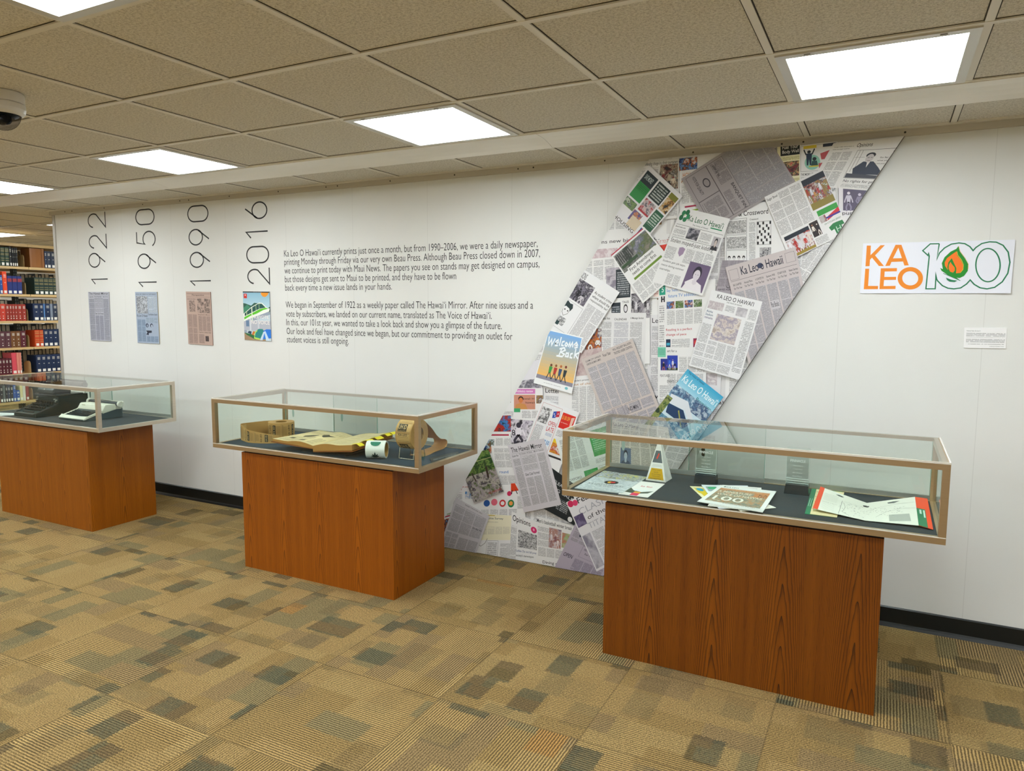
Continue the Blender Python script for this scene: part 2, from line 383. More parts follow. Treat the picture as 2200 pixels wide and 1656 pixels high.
# ---------------------------------------------------------------- ceiling lights
PANEL = NT('light_diffuser')
t, x, y, z = PANEL.xyz(); PANEL.b.inputs['Base Color'].default_value = (.9, .9, .9, 1)
PANEL.b.inputs['Emission Color'].default_value = (.93, 1.0, 1.03, 1); PANEL.b.inputs['Emission Strength'].default_value = PANEL_STRENGTH
PANEL.rough(.3); PANEL.bump(PANEL.math('MULTIPLY', PANEL.math('SINE', PANEL.math('MULTIPLY', x, 900.)), PANEL.math('SINE', PANEL.math('MULTIPLY', y, 900.))), .3, .001)
FRAME = mat('#cfcdc6', .3, .3)
def light(i, y1, label, group='recessed ceiling light panels'):
    x0 = GX+i*TILE+.012; x1 = x0+TILE-.024; y0 = y1-TILE+.012; y1 = y1-.012
    t = thing('ceiling_light', label, 'ceiling light', ((x0+x1)/2, (y0+y1)/2, CEIL), group=group); o = t.location[:]
    z = CEIL-.011; f = .032; m = MB()
    m.box(x0, x1, y0, y0+f, z, CEIL, FRAME).box(x0, x1, y1-f, y1, z, CEIL, FRAME).box(x0, x0+f, y0+f, y1-f, z, CEIL, FRAME).box(x1-f, x1, y0+f, y1-f, z, CEIL, FRAME)
    m.build('frame', t, o)
    MB().box(x0+f, x1-f, y0+f, y1-f, CEIL-.006, CEIL-.0005, PANEL.m).build('diffuser', t, o)
    for a in (x0+.09, x1-.11): MB().box(a, a+.02, y0+.008, y0+.016, z-.002, z, mat('#8c8a84', .4)).build('latch', t, o)
seen = {(3, 0): 'square lit ceiling panel at the right, above the orange and green banner', (0, 0): 'square lit ceiling panel near the middle, above the wall text',
        (-3, 0): 'square lit ceiling panel above the tall numerals 1922 to 2016', (-6, 0): 'square lit ceiling panel cut by the left edge of the photo, above the first numerals',
        (0, 1): 'square lit ceiling panel cut by the top left corner of the photo'}
for i in (-15, -12, -9, -6, -3, 0, 3, 6):
    for j in range(6):  # rearmost rows unseen, added with extra room depth to brighten the lower wall
        lb = seen.get((i, j))
        light(i, GY-j*3*TILE, lb or 'square lit ceiling panel further off in the same ceiling, outside the photo', 'recessed ceiling light panels' if lb else 'ceiling light panels outside the photo')
for i in (-15, -12, -9, -6, -3, 0):
    for y1 in (1.13, 2.96, 4.79):
        lb = {(-9, 1.13): 'lit ceiling panel half hidden behind the left end of the white wall', (-12, 1.13): 'lit ceiling panel above the top of the bookshelf'}.get((i, y1))
        light(i, y1+TILE*0, lb or 'square lit ceiling panel over the book stacks, hidden in the photo', 'recessed ceiling light panels' if lb else 'hidden ceiling light panels')

# ---------------------------------------------------------------- dome camera
t = thing('security_camera', 'white ceiling dome security camera at the left edge of the ceiling', 'security camera', (-3.165, -2.205, CEIL)); o = t.location[:]
CW = mat('#d8d4cc', .35)
MB().lathe([(0, CEIL-.001), (.075, CEIL-.001), (.078, CEIL-.006), (.078, CEIL-.040), (.076, CEIL-.042)], o[:2]+(0,), CW, 40).build('mounting_ring', t, o)
MB().lathe([(.077, CEIL-.043), (.0795, CEIL-.046), (.0795, CEIL-.064), (.076, CEIL-.078), (.068, CEIL-.086), (.064, CEIL-.088), (.061, CEIL-.082)], o[:2]+(0,), CW, 40).build('housing', t, o)
DOME = m_glass('#d9d9dd', 1.6, 'dome_glass')
pr = [(.0615*math.cos(a), CEIL-.083-.063*math.sin(a)) for a in [i*math.pi/2/10 for i in range(11)]]
MB().lathe(pr, o[:2]+(0,), DOME, 40).build('dome', t, o)
m = MB().lathe([(0, CEIL-.080), (.058, CEIL-.081), (.056, CEIL-.088), (.04, CEIL-.098), (0, CEIL-.100)], o[:2]+(0,), mat('#0c1a22', .3), 30)
m.lathe([(.0, .0), (.022, .0), (.022, .03), (.016, .034), (.0, .034)], (o[0]+.01, o[1]-.01, CEIL-.108), mat('#12161c', .2), 20, 'x'); m.build('lens_module', t, o)
m = MB(); m.box(o[0]+.045, o[0]+.052, o[1]-.0695, o[1]-.062, CEIL-.068, CEIL-.052, mat('#6d675d')); m.build('screw_slot', t, o)

# ---------------------------------------------------------------- pages of the mural
def bil(q):
    a, b, c, d = [Vector(p) for p in q]            # TL TR BR BL, (x, z)
    return lambda u, v: (a*(1-u)+b*u)*(1-v)+(d*(1-u)+c*u)*v
NGREY = '#55525a'
def page(q, items, paper='#e6e5e5', plane='wall', lvl=0., th=.0003, edge=None):
    """one printed sheet. q: four corners TL TR BR BL; items in page fractions"""
    F = bil(q); mb = MB(); W_ = (Vector(q[1])-Vector(q[0])).length; H_ = (Vector(q[3])-Vector(q[0])).length
    def P(u, v, k=0):
        p = F(u, v)
        return Vector((p.x, -lvl-k, p.y)) if plane == 'wall' else Vector((p.x, p.y, lvl+k))
    pm = mat(paper, .55)
    quad = lambda u0, v0, u1, v1, k: [P(u0, v1, k), P(u1, v1, k), P(u1, v0, k), P(u0, v0, k)]
    uvq = lambda u0, v0, u1, v1: [(u0*W_, -v1*H_), (u1*W_, -v1*H_), (u1*W_, -v0*H_), (u0*W_, -v0*H_)]
    off = (0, th, 0) if plane == 'wall' else (0, 0, -th)
    mb.prism(quad(0, 0, 1, 1, 0), off, pm, mat(edge, .7) if edge else pm)
    e = th*.4 if plane == 'wall' else .0001
    for n_, it in enumerate(items):
        k = e*(1+.06*n_) if plane == 'wall' else e+n_*2e-6
        ty, u0, v0, u1, v1 = it[:5]; ex = it[5:]
        if ty == 't':      # text block: columns
            nc = ex[0] if ex else 1; ink = ex[1] if len(ex) > 1 else NGREY; pap = ex[2] if len(ex) > 2 else paper
            pitch = ex[3] if len(ex) > 3 else .0052
            mm = m_newsprint(pap, ink, pitch); g = .02
            for c in range(nc):
                a = u0+(u1-u0)*c/nc+(g/2 if nc > 1 else 0); b = u0+(u1-u0)*(c+1)/nc-(g/2 if nc > 1 else 0)
                mb.face(quad(a, v0, b, v1, k), mm, uvq(a, v0, b, v1))
        elif ty == 'c': mb.face(quad(u0, v0, u1, v1, k), mat(ex[0], .5))
        elif ty == 'p': mb.face(quad(u0, v0, u1, v1, k), m_photo(ex[0], ex[1] if len(ex) > 1 else 28., ex[2] if len(ex) > 2 else False), uvq(u0, v0, u1, v1))
        elif ty == 'h': put_text(mb, ex[0], lambda a, b: P(a, b, k), u0, v0, u1, v1, mat(ex[1] if len(ex) > 1 else '#2a2830', .6), ex[2] if len(ex) > 2 else .012)
        elif ty == 'b':    # outlined box
            lw = ex[1] if len(ex) > 1 else .006; la = lw*W_/H_
            for q4 in ((u0, v0, u1, v0+la), (u0, v1-la, u1, v1), (u0, v0, u0+lw, v1), (u1-lw, v0, u1, v1)): mb.face(quad(*q4, k), mat(ex[0] if ex else '#2a2830', .6))
        elif ty == 'g': mb.face([P(a, b, k) for a, b in ex[1]], mat(ex[0], .5))        # polygon
        elif ty == 's': mb.ribbon2(ex[1], ex[2] if len(ex) > 2 else .012, mat(ex[0], .5), lambda a, b: P(a, b, k))   # stroke
        elif ty == 'o':    # disc
            cx, cy = (u0+u1)/2, (v0+v1)/2
            mb.face([P(cx+(u1-u0)/2*math.cos(a), cy+(v1-v0)/2*math.sin(a), k) for a in [i*math.pi/10 for i in range(20)]], mat(ex[0], .5))
        elif ty == 'f':    # row of little printed people
            n_p, cols = ex[0], ex[1]
            for i in range(n_p):
                a = (u1-u0)/n_p; cx = u0+a*(i+.5)+a*.15*math.sin(i*2.3); hh = (v1-v0)*(.8+.2*math.sin(i*1.7+1)); vb = v1; hr = a*.16; ra = W_/H_
                c1, c2 = cols[i % len(cols)], cols[(i*2+1) % len(cols)]
                for dx in (-.14, .14): mb.ribbon2([(cx, vb-hh*.45), (cx+a*dx*1.8, vb-hh*.2), (cx+a*dx*1.4, vb)], a*.16, mat(c2, .5), lambda p, q: P(p, q, k))
                mb.face([P(p, q, k) for p, q in ((cx-a*.24, vb-hh*.78), (cx+a*.24, vb-hh*.78), (cx+a*.17, vb-hh*.42), (cx-a*.17, vb-hh*.42))], mat(c1, .5))
                for dx in (-1, 1): mb.ribbon2([(cx+a*.2*dx, vb-hh*.75), (cx+a*.36*dx, vb-hh*.55), (cx+a*(.2 if i % 2 else .42)*dx, vb-hh*.42)], a*.11, mat(c1, .5), lambda p, q: P(p, q, k))
                mb.face([P(cx+hr*math.cos(q), vb-hh*.88+hr*ra*math.sin(q), k*1.01) for q in [j*math.pi/6 for j in range(12)]], mat(cols[(i+2) % len(cols)], .5))
        elif ty == 'r':    # head-and-shoulders picture
            bg, skin, hair, coat_ = ex[0]; g = lambda a, b: P(u0+(u1-u0)*a, v0+(v1-v0)*b, k)
            mb.face(quad(u0, v0, u1, v1, k*.99), mat(bg, .5))
            for pl, cc in (([(.05, 1), (.15, .74), (.38, .66), (.62, .66), (.85, .74), (.95, 1)], coat_), ([(.42, .6), (.58, .6), (.6, .74), (.5, .8), (.4, .74)], skin)):
                mb.face([(lambda a_, b_: P(u0+(u1-u0)*a_, v0+(v1-v0)*b_, k*(1.02 if cc == skin else 1)))(*p) for p in pl], mat(cc, .5))
            mb.face([g(.5+.2*math.cos(q), .36+.26*math.sin(q)) for q in [j*math.pi/8 for j in range(16)]], mat(hair, .5))
            mb.face([P(u0+(u1-u0)*(.5+.155*math.cos(q)), v0+(v1-v0)*(.43+.2*math.sin(q)), k*1.04) for q in [j*math.pi/8 for j in range(16)]], mat(skin, .5))
            for dx in (-.06, .06): mb.face([P(u0+(u1-u0)*(.5+dx+.02*math.cos(q)), v0+(v1-v0)*(.41+.012*math.sin(q)), k*1.06) for q in [j*math.pi/4 for j in range(8)]], mat('#26242a', .5))
        elif ty == 'v':    # vertical colour blend (printed)
            n = 14
            for i in range(n):
                f = i/(n-1); a, b = lin(ex[0]), lin(ex[1])
                hx = '#%02x%02x%02x' % tuple(int(round(int(ex[0][1+2*j:3+2*j], 16)*(1-f)+int(ex[1][1+2*j:3+2*j], 16)*f)) for j in range(3))
                mb.face(quad(u0, v0+(v1-v0)*i/n, u1, v0+(v1-v0)*(i+1)/n, k), mat(hx, .5))
    return mb
# the slanted band of the mural, clipped by its four edges
PA, PB, PC, PD = (-1.178, 2.354), (.033, 2.354), (-1.375, .004), (-2.600, .004)
def cl():
    r = []
    for a, b in ((PA, PB), (PB, PC), (PC, PD), (PD, PA)):
        d = Vector((b[0]-a[0], b[1]-a[1])); r.append((Vector((a[0], 0, a[1])), Vector((-d.y, 0, d.x)).normalized()))
    return r
CL = cl()
mural = thing('newspaper_collage_mural', 'slanted floor-to-ceiling mural band of overlapping newspaper pages and covers on the white wall', 'mural', (-1.99, 0, 0))
MO = tuple(mural.location)
m = MB(); m.prism([(x, -.0245, z) for x, z in (PD, PC, PB, PA)], (0, .024, 0), mat('#dcdada', .55), mat('#2c2a2e', .5)); m.build('backing_panel', mural, MO)
LV = [.0246]
def mp(q, items, paper='#e6e5e5', name='newspaper_page', label=None):
    LV[0] += .00033
    mb = page(q, items, paper, 'wall', LV[0])
    o = mb.build(name, mural, MO, clip=CL)
    if label: o['label'] = label
    return o
FB = ['#1c1f2e', '#8c2f2a', '#d8d2cc', '#39344a', '#b98a4a', '#6b7a3c', '#e7e2dd', '#a33a30']
BW = ['#201f28', '#55505c', '#8c8690', '#c9c5cb', '#33303a', '#e6e3e6']
PALE = ['#b8aeb4', '#cfc6c9', '#e1dadc', '#c2b6bd', '#e9e4e4']
GREEN = ['#16301c', '#2f5a2a', '#7d9a4e', '#23402a', '#c9d6b8', '#4a3f3a']
BLUE = ['#12204e', '#2b4ea0', '#7aa0d8', '#1a1a28', '#c76b3a', '#e4e4ea']
# underlying sheets, upright, filling the band
rr = random.Random(3)
for r_ in range(6):
    zt = 2.36-r_*.42
    xl = -1.18-(2.354-zt)*.603
    for c_ in range(4):
        x0 = xl-.28+c_*.40+rr.uniform(-.03, .03); x1 = x0+.40; z1_ = zt+rr.uniform(-.04, .03); zb = z1_-.44
        it = [('h', .05, .04, .85, .10, rr.choice(['Campus news and notes', 'Students speak out', 'Letters to the editor', 'Week in review', 'Around the islands', 'Events calendar'])),
              ('t', .04, .14, .96, .5, 4), ('t', .04, .53, .5, .97, 2)]
        it.append(rr.choice([('p', .54, .54, .95, .84, PALE, 20, True), ('p', .54, .56, .95, .9, BW, 22), ('t', .53, .53, .97, .97, 2), ('p', .56, .55, .93, .8, FB, 26)]))
        mp([(x0, z1_), (x1, z1_), (x1, zb), (x0, zb)], it, rr.choice(['#e6e5e6', '#dfdde0', '#e9e8e8']))
# upright sheets that show between the tilted ones
mp([(-1.2232, 2.3439), (-1.0141, 2.3428), (-1.005, 2.0337), (-1.3219, 2.0248)], [('h', .06, .02, .98, .09, 'no defending change in a finish tournament'), ('t', .04, .12, .52, .7, 3), ('p', .55, .08, .98, .5, ['#241a1c', '#6e2f2c', '#b7a58c', '#3a3432', '#d9d2c8'], 30), ('f', .58, .16, .96, .48, 3, ['#8a2f2c', '#b7a58c', '#d9c8b0', '#26201e']), ('t', .55, .54, .98, .95, 2)])
mp([(-1.0116, 2.3426), (-0.7773, 2.3454), (-0.7624, 1.9209), (-0.9981, 1.886)], [('p', .0, .0, .4, .14, BLUE, 30), ('h', .08, .17, .6, .22, 'HOW TO WIN', '#c77a3a'), ('h', .04, .23, .62, .28, 'A WINNING', '#c77a3a'), ('t', .04, .3, .62, .52, 3), ('c', .12, .55, .4, .57, '#a8234a'), ('c', .02, .6, .6, .62, '#93b040'), ('t', .02, .66, .4, .95, 2)])
mp([(-1.1655, 1.917), (-0.9699, 1.9464), (-0.9598, 1.6127), (-1.1577, 1.6133)], [('h', .08, .02, .95, .07, 'STICK IT TO THESE PLATES', '#c26a6a'), ('c', .13, .1, .6, .24, '#e03a26'), ('c', .63, .1, 1, .24, '#1d8a62'), ('t', .13, .26, .95, .98, 1, '#c9837a', '#f2d9d3', .011)])
mp([(-1.5566, 1.9841), (-1.2358, 1.9954), (-1.2228, 1.4589), (-1.5478, 1.4542)], [('h', .05, .10, .95, .15, 'opinions new bins', '#3a3840'), ('p', .05, .19, .66, .52, ['#d7c6cd', '#e3d6da', '#c9aeb6', '#efe6e8'], 16, True), ('t', .7, .18, .98, .52, 1), ('t', .03, .56, .5, .95, 2)])
mp([(-1.5971, 1.8276), (-1.1586, 1.8539), (-1.1431, 1.2538), (-1.5875, 1.2096)], [('t', .1, .02, .55, .2, 3), ('p', .43, .10, .62, .3, ['#a9a0ae', '#cdc6cf', '#8f8795'], 22), ('c', .56, .12, .75, .38, '#1d2a33'), ('t', .575, .14, .735, .36, 1, '#c9ccd0', '#1d2a33', .012), ('c', .50, .42, .62, .56, '#1d2a33'), ('t', .51, .45, .61, .54, 1, '#b8bcc4', '#1d2a33', .012),
   ('h', .645, .41, .73, .43, 'TALES', '#1b1b20'), ('o', .66, .44, .715, .52, '#2a2830'), ('o', .668, .455, .707, .51, '#d9d6da'), ('p', .76, .35, 1.0, .58, BW, 40), ('f', .76, .36, 1.0, .58, 6, ['#26242c', '#d9d6da', '#3a3842', '#8c8690'])])
mp([(-1.1073, 1.684), (-0.8029, 1.7098), (-0.7862, 1.2176), (-1.0944, 1.204)], [('c', .02, .0, .13, .12, '#1f9a80'), ('h', .06, .03, .1, .09, '5', '#e8f4f0'), ('c', .05, .135, .075, .20, '#23222a'), ('c', .095, .135, .12, .20, '#23222a'), ('c', .05, .16, .12, .175, '#23222a'), ('c', .22, .03, .42, .045, '#c22a4a'),
   ('h', .15, .06, .72, .10, "Say 'hello, it's me' to your", '#4a86c6'), ('h', .18, .12, .72, .155, 'future TV addictions', '#4a86c6'), ('p', .15, .2, .29, .28, BLUE, 40), ('p', .31, .2, .45, .28, GREEN, 40), ('p', .47, .2, .61, .28, BLUE, 44), ('p', .63, .2, .77, .28, GREEN, 44),
   ('t', .15, .3, .78, .46, 4), ('h', .14, .50, .60, .535, 'Reading is a perfect', '#b8324a'), ('h', .14, .555, .50, .59, 'change of pace', '#b8324a'), ('c', .14, .62, .22, .72, '#16284a'), ('c', .15, .66, .21, .69, '#3aa6c8'), ('t', .24, .62, .56, .74, 1), ('c', .62, .62, .70, .72, '#8a1f4a'), ('o', .635, .64, .685, .69, '#e0403a'),
   ('c', .14, .77, .21, .87, '#2a4a2a'), ('g', 0, 0, 0, 0, '#c9b83a', [(.145, .85), (.2, .8), (.17, .78), (.2, .86)]), ('t', .24, .77, .56, .90, 1), ('c', .62, .77, .70, .87, '#9cc2e4'), ('h', .63, .80, .69, .84, 'GLASS', '#3a6aa8'), ('t', .02, .24, .11, .9, 1, NGREY, '#e6e5e5', .012)])
mp([(-1.1008, 1.3455), (-0.8397, 1.3527), (-0.8253, 0.9129), (-1.0887, 0.8918)], [('c', .0, .0, .17, .12, '#7cc9ae'), ('t', .01, .01, .16, .11, 1, '#2a7a64', '#7cc9ae'), ('h', .2, .03, .4, .06, 'art for a', '#26242c'), ('p', .06, .14, .28, .28, ['#1a2a6e', '#2a4ab0', '#1c2c3c', '#a85a40'], 30), ('c', .06, .14, .28, .28, '#1a2a8a'), ('f', .08, .17, .26, .28, 2, ['#1c2030', '#a85a40', '#c9a080']), ('p', .2, .1, .42, .28, ['#1a2a8e', '#2f55c0', '#17301f', '#dadce8'], 30), ('c', .2, .1, .42, .25, '#1f3aa8'), ('c', .2, .25, .42, .28, '#17301f'), ('f', .22, .12, .4, .27, 3, ['#2f6ad8', '#dadce8', '#17204a', '#c9a080']), ('t', .44, .12, .98, .3, 3), ('t', .2, .32, .95, .55, 4),
   ('h', -.25+.3, .33, .25, .36, 'FEATURES', '#55525a'), ('h', .2, .4, .6, .43, 'EVENTS CALENDAR', '#26242c'), ('t', .03, .46, .98, .98, 5)])
mp([(-1.4299, 1.5299), (-1.1714, 1.5315), (-1.1717, 1.1222), (-1.4416, 1.1079)], [('h', .30, .07, .58, .10, 'CALENDAR', '#26242c'), ('h', .02, .055, .2, .09, 'Notes Here', '#26242c'), ('h', .66, .055, .95, .09, 'A Message Section', '#26242c'), ('t', .0, .12, .24, .95, 1), ('t', .30, .12, .62, .44, 1, '#6a6a86'), ('t', .66, .12, .92, .95, 1), ('b', .3, .47, .52, .56), ('h', .33, .49, .49, .54, 'Personal Notes'), ('t', .3, .6, .62, .95, 1)], '#dfdedf')
mp([(-1.5275, 1.4411), (-1.4282, 1.4427), (-1.4256, 1.3071), (-1.5252, 1.304)], [('p', 0, 0, 1, .93, ['#241c22', '#1e4a34', '#c9702a', '#4a2a50', '#d9d6d2'], 26), ('f', .1, .3, .95, .93, 2, ['#c9702a', '#e3e0dc', '#4a2a50'])], '#e6e5e5')
mp([(-1.692, 1.2879), (-1.4177, 1.3367), (-1.4093, 0.9069), (-1.6867, 0.886)], [('p', .4, .0, .98, .35, ['#c2a8a8', '#d6c4c2', '#b79a9c'], 12, True), ('h', .33, .40, .95, .43, 'Leaders promise permits'), ('h', .33, .45, .95, .48, 'out of childcare', '#b07a3a'), ('t', .3, .5, .98, .98, 4)])
mp([(-0.7679, 2.0784), (-0.4244, 2.0991), (-0.4034, 1.611), (-0.7522, 1.6315)], [('h', .2, .07, .62, .125, '& Crossword', '#1c1b20', .03), ('b', .02, .15, .32, .32, '#3a3a3e', .004), ('b', .02, .33, .32, .49, '#3a3a3e', .004), ('b', .02, .5, .32, .68, '#3a3a3e', .004), ('b', .02, .69, .32, .85, '#3a3a3e', .004),
   ('p', .03, .17, .31, .31, ['#e6e5e6', '#e6e5e6', '#3a3a40', '#e6e5e6', '#e6e5e6'], 90), ('p', .03, .35, .31, .48, ['#e6e5e6', '#e6e5e6', '#3a3a40', '#e6e5e6', '#e6e5e6'], 90), ('p', .03, .7, .31, .84, ['#e6e5e6', '#e6e5e6', '#3a3a40', '#e6e5e6'], 90)]
   + [('o', .045+.07*i, .56, .085+.07*i, .60, '#1c1b20') for i in range(4)] + [('o', .05+.07*i, .575, .08+.07*i, .64, '#d9d8da') for i in range(4)]
   + [('h', .36, .16, .48, .18, 'Crossword'), ('t', .35, .2, .44, .68, 1), ('b', .46, .2, .66, .45, '#3a3a3e', .004)] + [('c', .465+.0245*i, .205+.03*j, .465+.0245*(i+1), .205+.03*(j+1), '#1c1b20') for i in range(8) for j in range(8) if (i*5+j*3) % 7 < 2]
   + [('p', .5, .48, .66, .64, ['#26262c', '#8a8890', '#d9d8da', '#3a3a40'], 60), ('c', .34, .71, .66, .82, '#6a6484'), ('h', .37, .73, .62, .75, 'For more information call'), ('h', .0+.02, .88, .3, .93, 'Classifieds', '#1c1b20', .03), ('t', .5, .66, .66, .7, 2)], '#e8e8e9')
mp([(-0.7703, 1.8059), (-0.6178, 1.8019), (-0.6552, 1.5637), (-0.8101, 1.5633)], [('t', .0, .0, .98, .55, 4, '#55525a', '#a79fa8'), ('h', .05, .6, .9, .64, 'NAVIES AGREE TO TERMS'), ('c', .0, .72, 1, 1, '#7a6488'), ('b', .3, .75, .8, .95, '#2a2040')], '#a79fa8')
mp([(-0.5228, 2.3564), (-0.4142, 2.3595), (-0.4015, 2.0705), (-0.5108, 2.0656)], [('c', .14, .0, .96, .17, '#12181c'), ('h', .22, .0, .9, .06, 'Fuel Your', '#e8e6e2'), ('h', .22, .08, .92, .15, 'Body Well', '#e8e6e2'), ('t', .15, .19, .95, .25, 1, '#7a7440', '#e9e3b0'), ('p', .2, .27, .93, .52, ['#3a1a1e', '#8c2a30', '#1e4030', '#c9a06a', '#d03a4a'], 30), ('t', .5, .56, .95, .95, 1, '#7a7440', '#e9e3b0')], '#ebe6c0')
mp([(-0.4181, 2.3509), (-0.2502, 2.3567), (-0.2362, 2.0605), (-0.4059, 2.0707)], [('b', .02, .02, .98, .45), ('c', .1, .02, .45, .07, '#d9c23a'), ('o', .13, .18, .55, .43, '#8fc9b8'), ('o', .2, .1, .3, .15, '#16202a'), ('g', 0, 0, 0, 0, '#16304a', [(.17, .15), (.33, .15), (.31, .35), (.27, .35), (.25, .25), (.23, .35), (.19, .35)]),
   ('s', 0, 0, 0, 0, '#16202a', [(.17, .17), (.11, .08)], .03), ('s', 0, 0, 0, 0, '#16202a', [(.33, .17), (.40, .08)], .03), ('o', .34, .22, .45, .28, '#16202a'), ('g', 0, 0, 0, 0, '#1e4a4a', [(.33, .28), (.46, .28), (.5, .38), (.3, .38)]), ('c', .25, .36, .75, .38, '#d9c23a'),
   ('g', 0, 0, 0, 0, '#b84a50', [(.55, .17), (.8, .13), (.95, .18), (.9, .27), (.58, .27)]), ('g', 0, 0, 0, 0, '#b84a50', [(.5, .33), (.85, .31), (.9, .4), (.52, .41)]), ('c', .62, .02, .95, .07, '#26304a'), ('h', .03, .48, .5, .52, 'THE MORE I TRY TO'), ('b', .04, .55, .97, .98), ('c', .14, .6, .48, .66, '#2a3a9a'), ('p', .5, .56, .95, .8, ['#e6e5e6', '#e6e5e6', '#2a2a30', '#e6e5e6'], 60)])
mp([(-0.2342, 2.1489), (-0.078, 2.1377), (-0.0696, 1.9742), (-0.2262, 1.9821)], [('c', .12, .1, .98, .72, '#574e68'), ('f', .14, .14, .96, .74, 3, ['#c9c2d6', '#8c84a0', '#e0dae8']), ('h', -.0+.1, .76, .7, .88, 'puppet', '#3a3840'), ('c', .0, .92, .7, 1, '#5a5060')], '#e3e0e6', label='printed grey picture of three puppet-like figures')
mp([(-0.2663, 2.3474), (0.0657, 2.3467), (-0.0288, 2.1019), (-0.3666, 2.1539)], [('h', .34, .05, .54, .16, 'Opinions', '#1c1b20', .035), ('h', .04, .09, .3, .12, 'Camp rules not prison a'), ('h', .04, .14, .26, .17, 'need stronger science'), ('t', .05, .22, .33, .97, 2), ('b', .38, .2, .93, .78, '#2a2a30', .004), ('h', .4, .81, .95, .88, 'No rights for prisoners', '#3a3840'), ('t', .4, .9, .8, .97, 1),
   ('g', 0, 0, 0, 0, '#202c44', [(.53, .44), (.66, .44), (.76, .56), (.86, .7), (.47, .7), (.44, .58)]), ('g', 0, 0, 0, 0, '#e3e1e3', [(.58, .44), (.62, .44), (.6, .56)]), ('o', .53, .26, .65, .37, '#1c1e28'), ('o', .54, .29, .64, .46, '#c9c4c6'), ('s', 0, 0, 0, 0, '#1c1e28', [(.56, .36), (.585, .36)], .008), ('s', 0, 0, 0, 0, '#1c1e28', [(.6, .36), (.625, .36)], .008), ('s', 0, 0, 0, 0, '#1c1e28', [(.57, .42), (.61, .42)], .006), ('g', 0, 0, 0, 0, '#3a3d4a', [(.39, .68), (.92, .72), (.92, .77), (.39, .77)]),
   ('s', 0, 0, 0, 0, '#2a2a30', [(.42, .21), (.42, .65)], .004), ('s', 0, 0, 0, 0, '#2a2a30', [(.46, .21), (.46, .6)], .004), ('s', 0, 0, 0, 0, '#2a2a30', [(.39, .35), (.52, .35)], .004), ('h', .72, .35, .88, .38, 'So far so'), ('h', .70, .41, .9, .44, 'what you do'), ('h', .69, .47, .9, .5, 'is not your choice')], label='printed Opinions page with a prisoner cartoon')
mp([(-0.2434, 1.9941), (-0.0718, 2.0179), (-0.2994, 1.6107), (-0.4338, 1.7044)], [('t', .0, .3, .7, .95, 3)], '#e6e5e6')
# lower background sheets
mp([(-2.0318, 1.1913), (-1.7973, 1.2567), (-1.7946, 1.0049), (-2.1121, 0.9852)], [('o', .4, .12, .56, .24, '#8a7a3a'), ('c', .35, .3, .55, .42, '#3a6a9a'), ('o', .34, .22, .56, .34, '#26242c'), ('p', .05, .45, .98, .85, ['#9a96a4', '#b8b4c0', '#5a5866', '#c9c6ce'], 16)], '#dcdae0')
mp([(-2.1453, 1.0648), (-1.7893, 1.0839), (-1.7862, 0.7934), (-2.1445, 0.763)], [('c', .46, .02, .86, .12, '#cf7ab8'), ('h', .5, .04, .82, .09, 'Athletics review', '#f0e4ee'), ('c', .46, .14, .86, .44, '#c98a74'), ('h', .6, .2, .84, .24, 'hawaii H', '#3a2a26'), ('h', .68, .28, .85, .32, 'hawaii', '#3a2a26'), ('o', .54, .17, .64, .28, '#3a2018'), ('o', .55, .2, .63, .31, '#d07a40'),
   ('g', 0, 0, 0, 0, '#c98a4a', [(.48, .44), (.5, .34), (.58, .31), (.68, .34), (.72, .44)]), ('c', .46, .42, .58, .5, '#3aa06a'), ('p', .88, .15, 1, .32, FB, 30), ('t', .25, .48, .45, .6, 1), ('t', .6, .47, .98, .62, 2), ('t', .1, .5, .3, .72, 2), ('p', .3, .12, .4, .3, FB, 30)])
mp([(-2.2791, 0.8858), (-1.9981, 0.9116), (-1.9971, 0.7464), (-2.2791, 0.7217)], [('p', .5, .04, .99, .85, ['#12141c', '#3a8ad0', '#8c1e1e', '#d03428', '#1c1c24', '#d9d6d2'], 20), ('c', .4, .9, 1, .95, '#2a7a4a')])
mp([(-2.3478, 0.7759), (-1.9974, 0.8045), (-1.995, 0.4094), (-2.3486, 0.366)], [('c', .3, .04, .95, .065, '#b02a4a'), ('p', .1, .12, .66, .34, ['#1c2a44', '#4a6a9a', '#c9d0d8', '#3a5a3a', '#a85040'], 28), ('f', .2, .16, .66, .34, 4, ['#2a4a7a', '#c9d0d8', '#1c2a44', '#c98a6a']), ('t', .68, .1, 1, .34, 2), ('t', .68, .38, 1, .95, 2)])
mp([(-2.0011, 0.8825), (-1.8491, 0.8822), (-1.8541, 0.7504), (-2.0003, 0.7374)], [('p', 0, .0, 1, 1, ['#4a4454', '#8c8496', '#c9c2d0', '#e6e0ea', '#2c2a34'], 20, True), ('f', .0, .1, .7, 1.1, 1, ['#e6e0ea', '#3a3644', '#3a3644']), ('h', .04, .45, .2, .7, '8', '#26242c')], '#9a94a4', label='printed purple-grey picture of a football player')
mp([(-2.1376, 0.7046), (-1.9808, 0.7188), (-1.9145, 0.4193), (-2.1101, 0.3953)], [('t', .1, .05, .98, .45, 2), ('h', .25, .5, .6, .56, 'round', '#2a6ab0'), ('t', .1, .6, .98, .95, 2)])
mp([(-2.4186, 0.4498), (-2.293, 0.464), (-2.2793, 0.2218), (-2.5091, 0.19)], [('h', .2, .15, .95, .25, 'NO EXCUSES', '#b03a3a'), ('t', .3, .3, .9, .95, 1)])
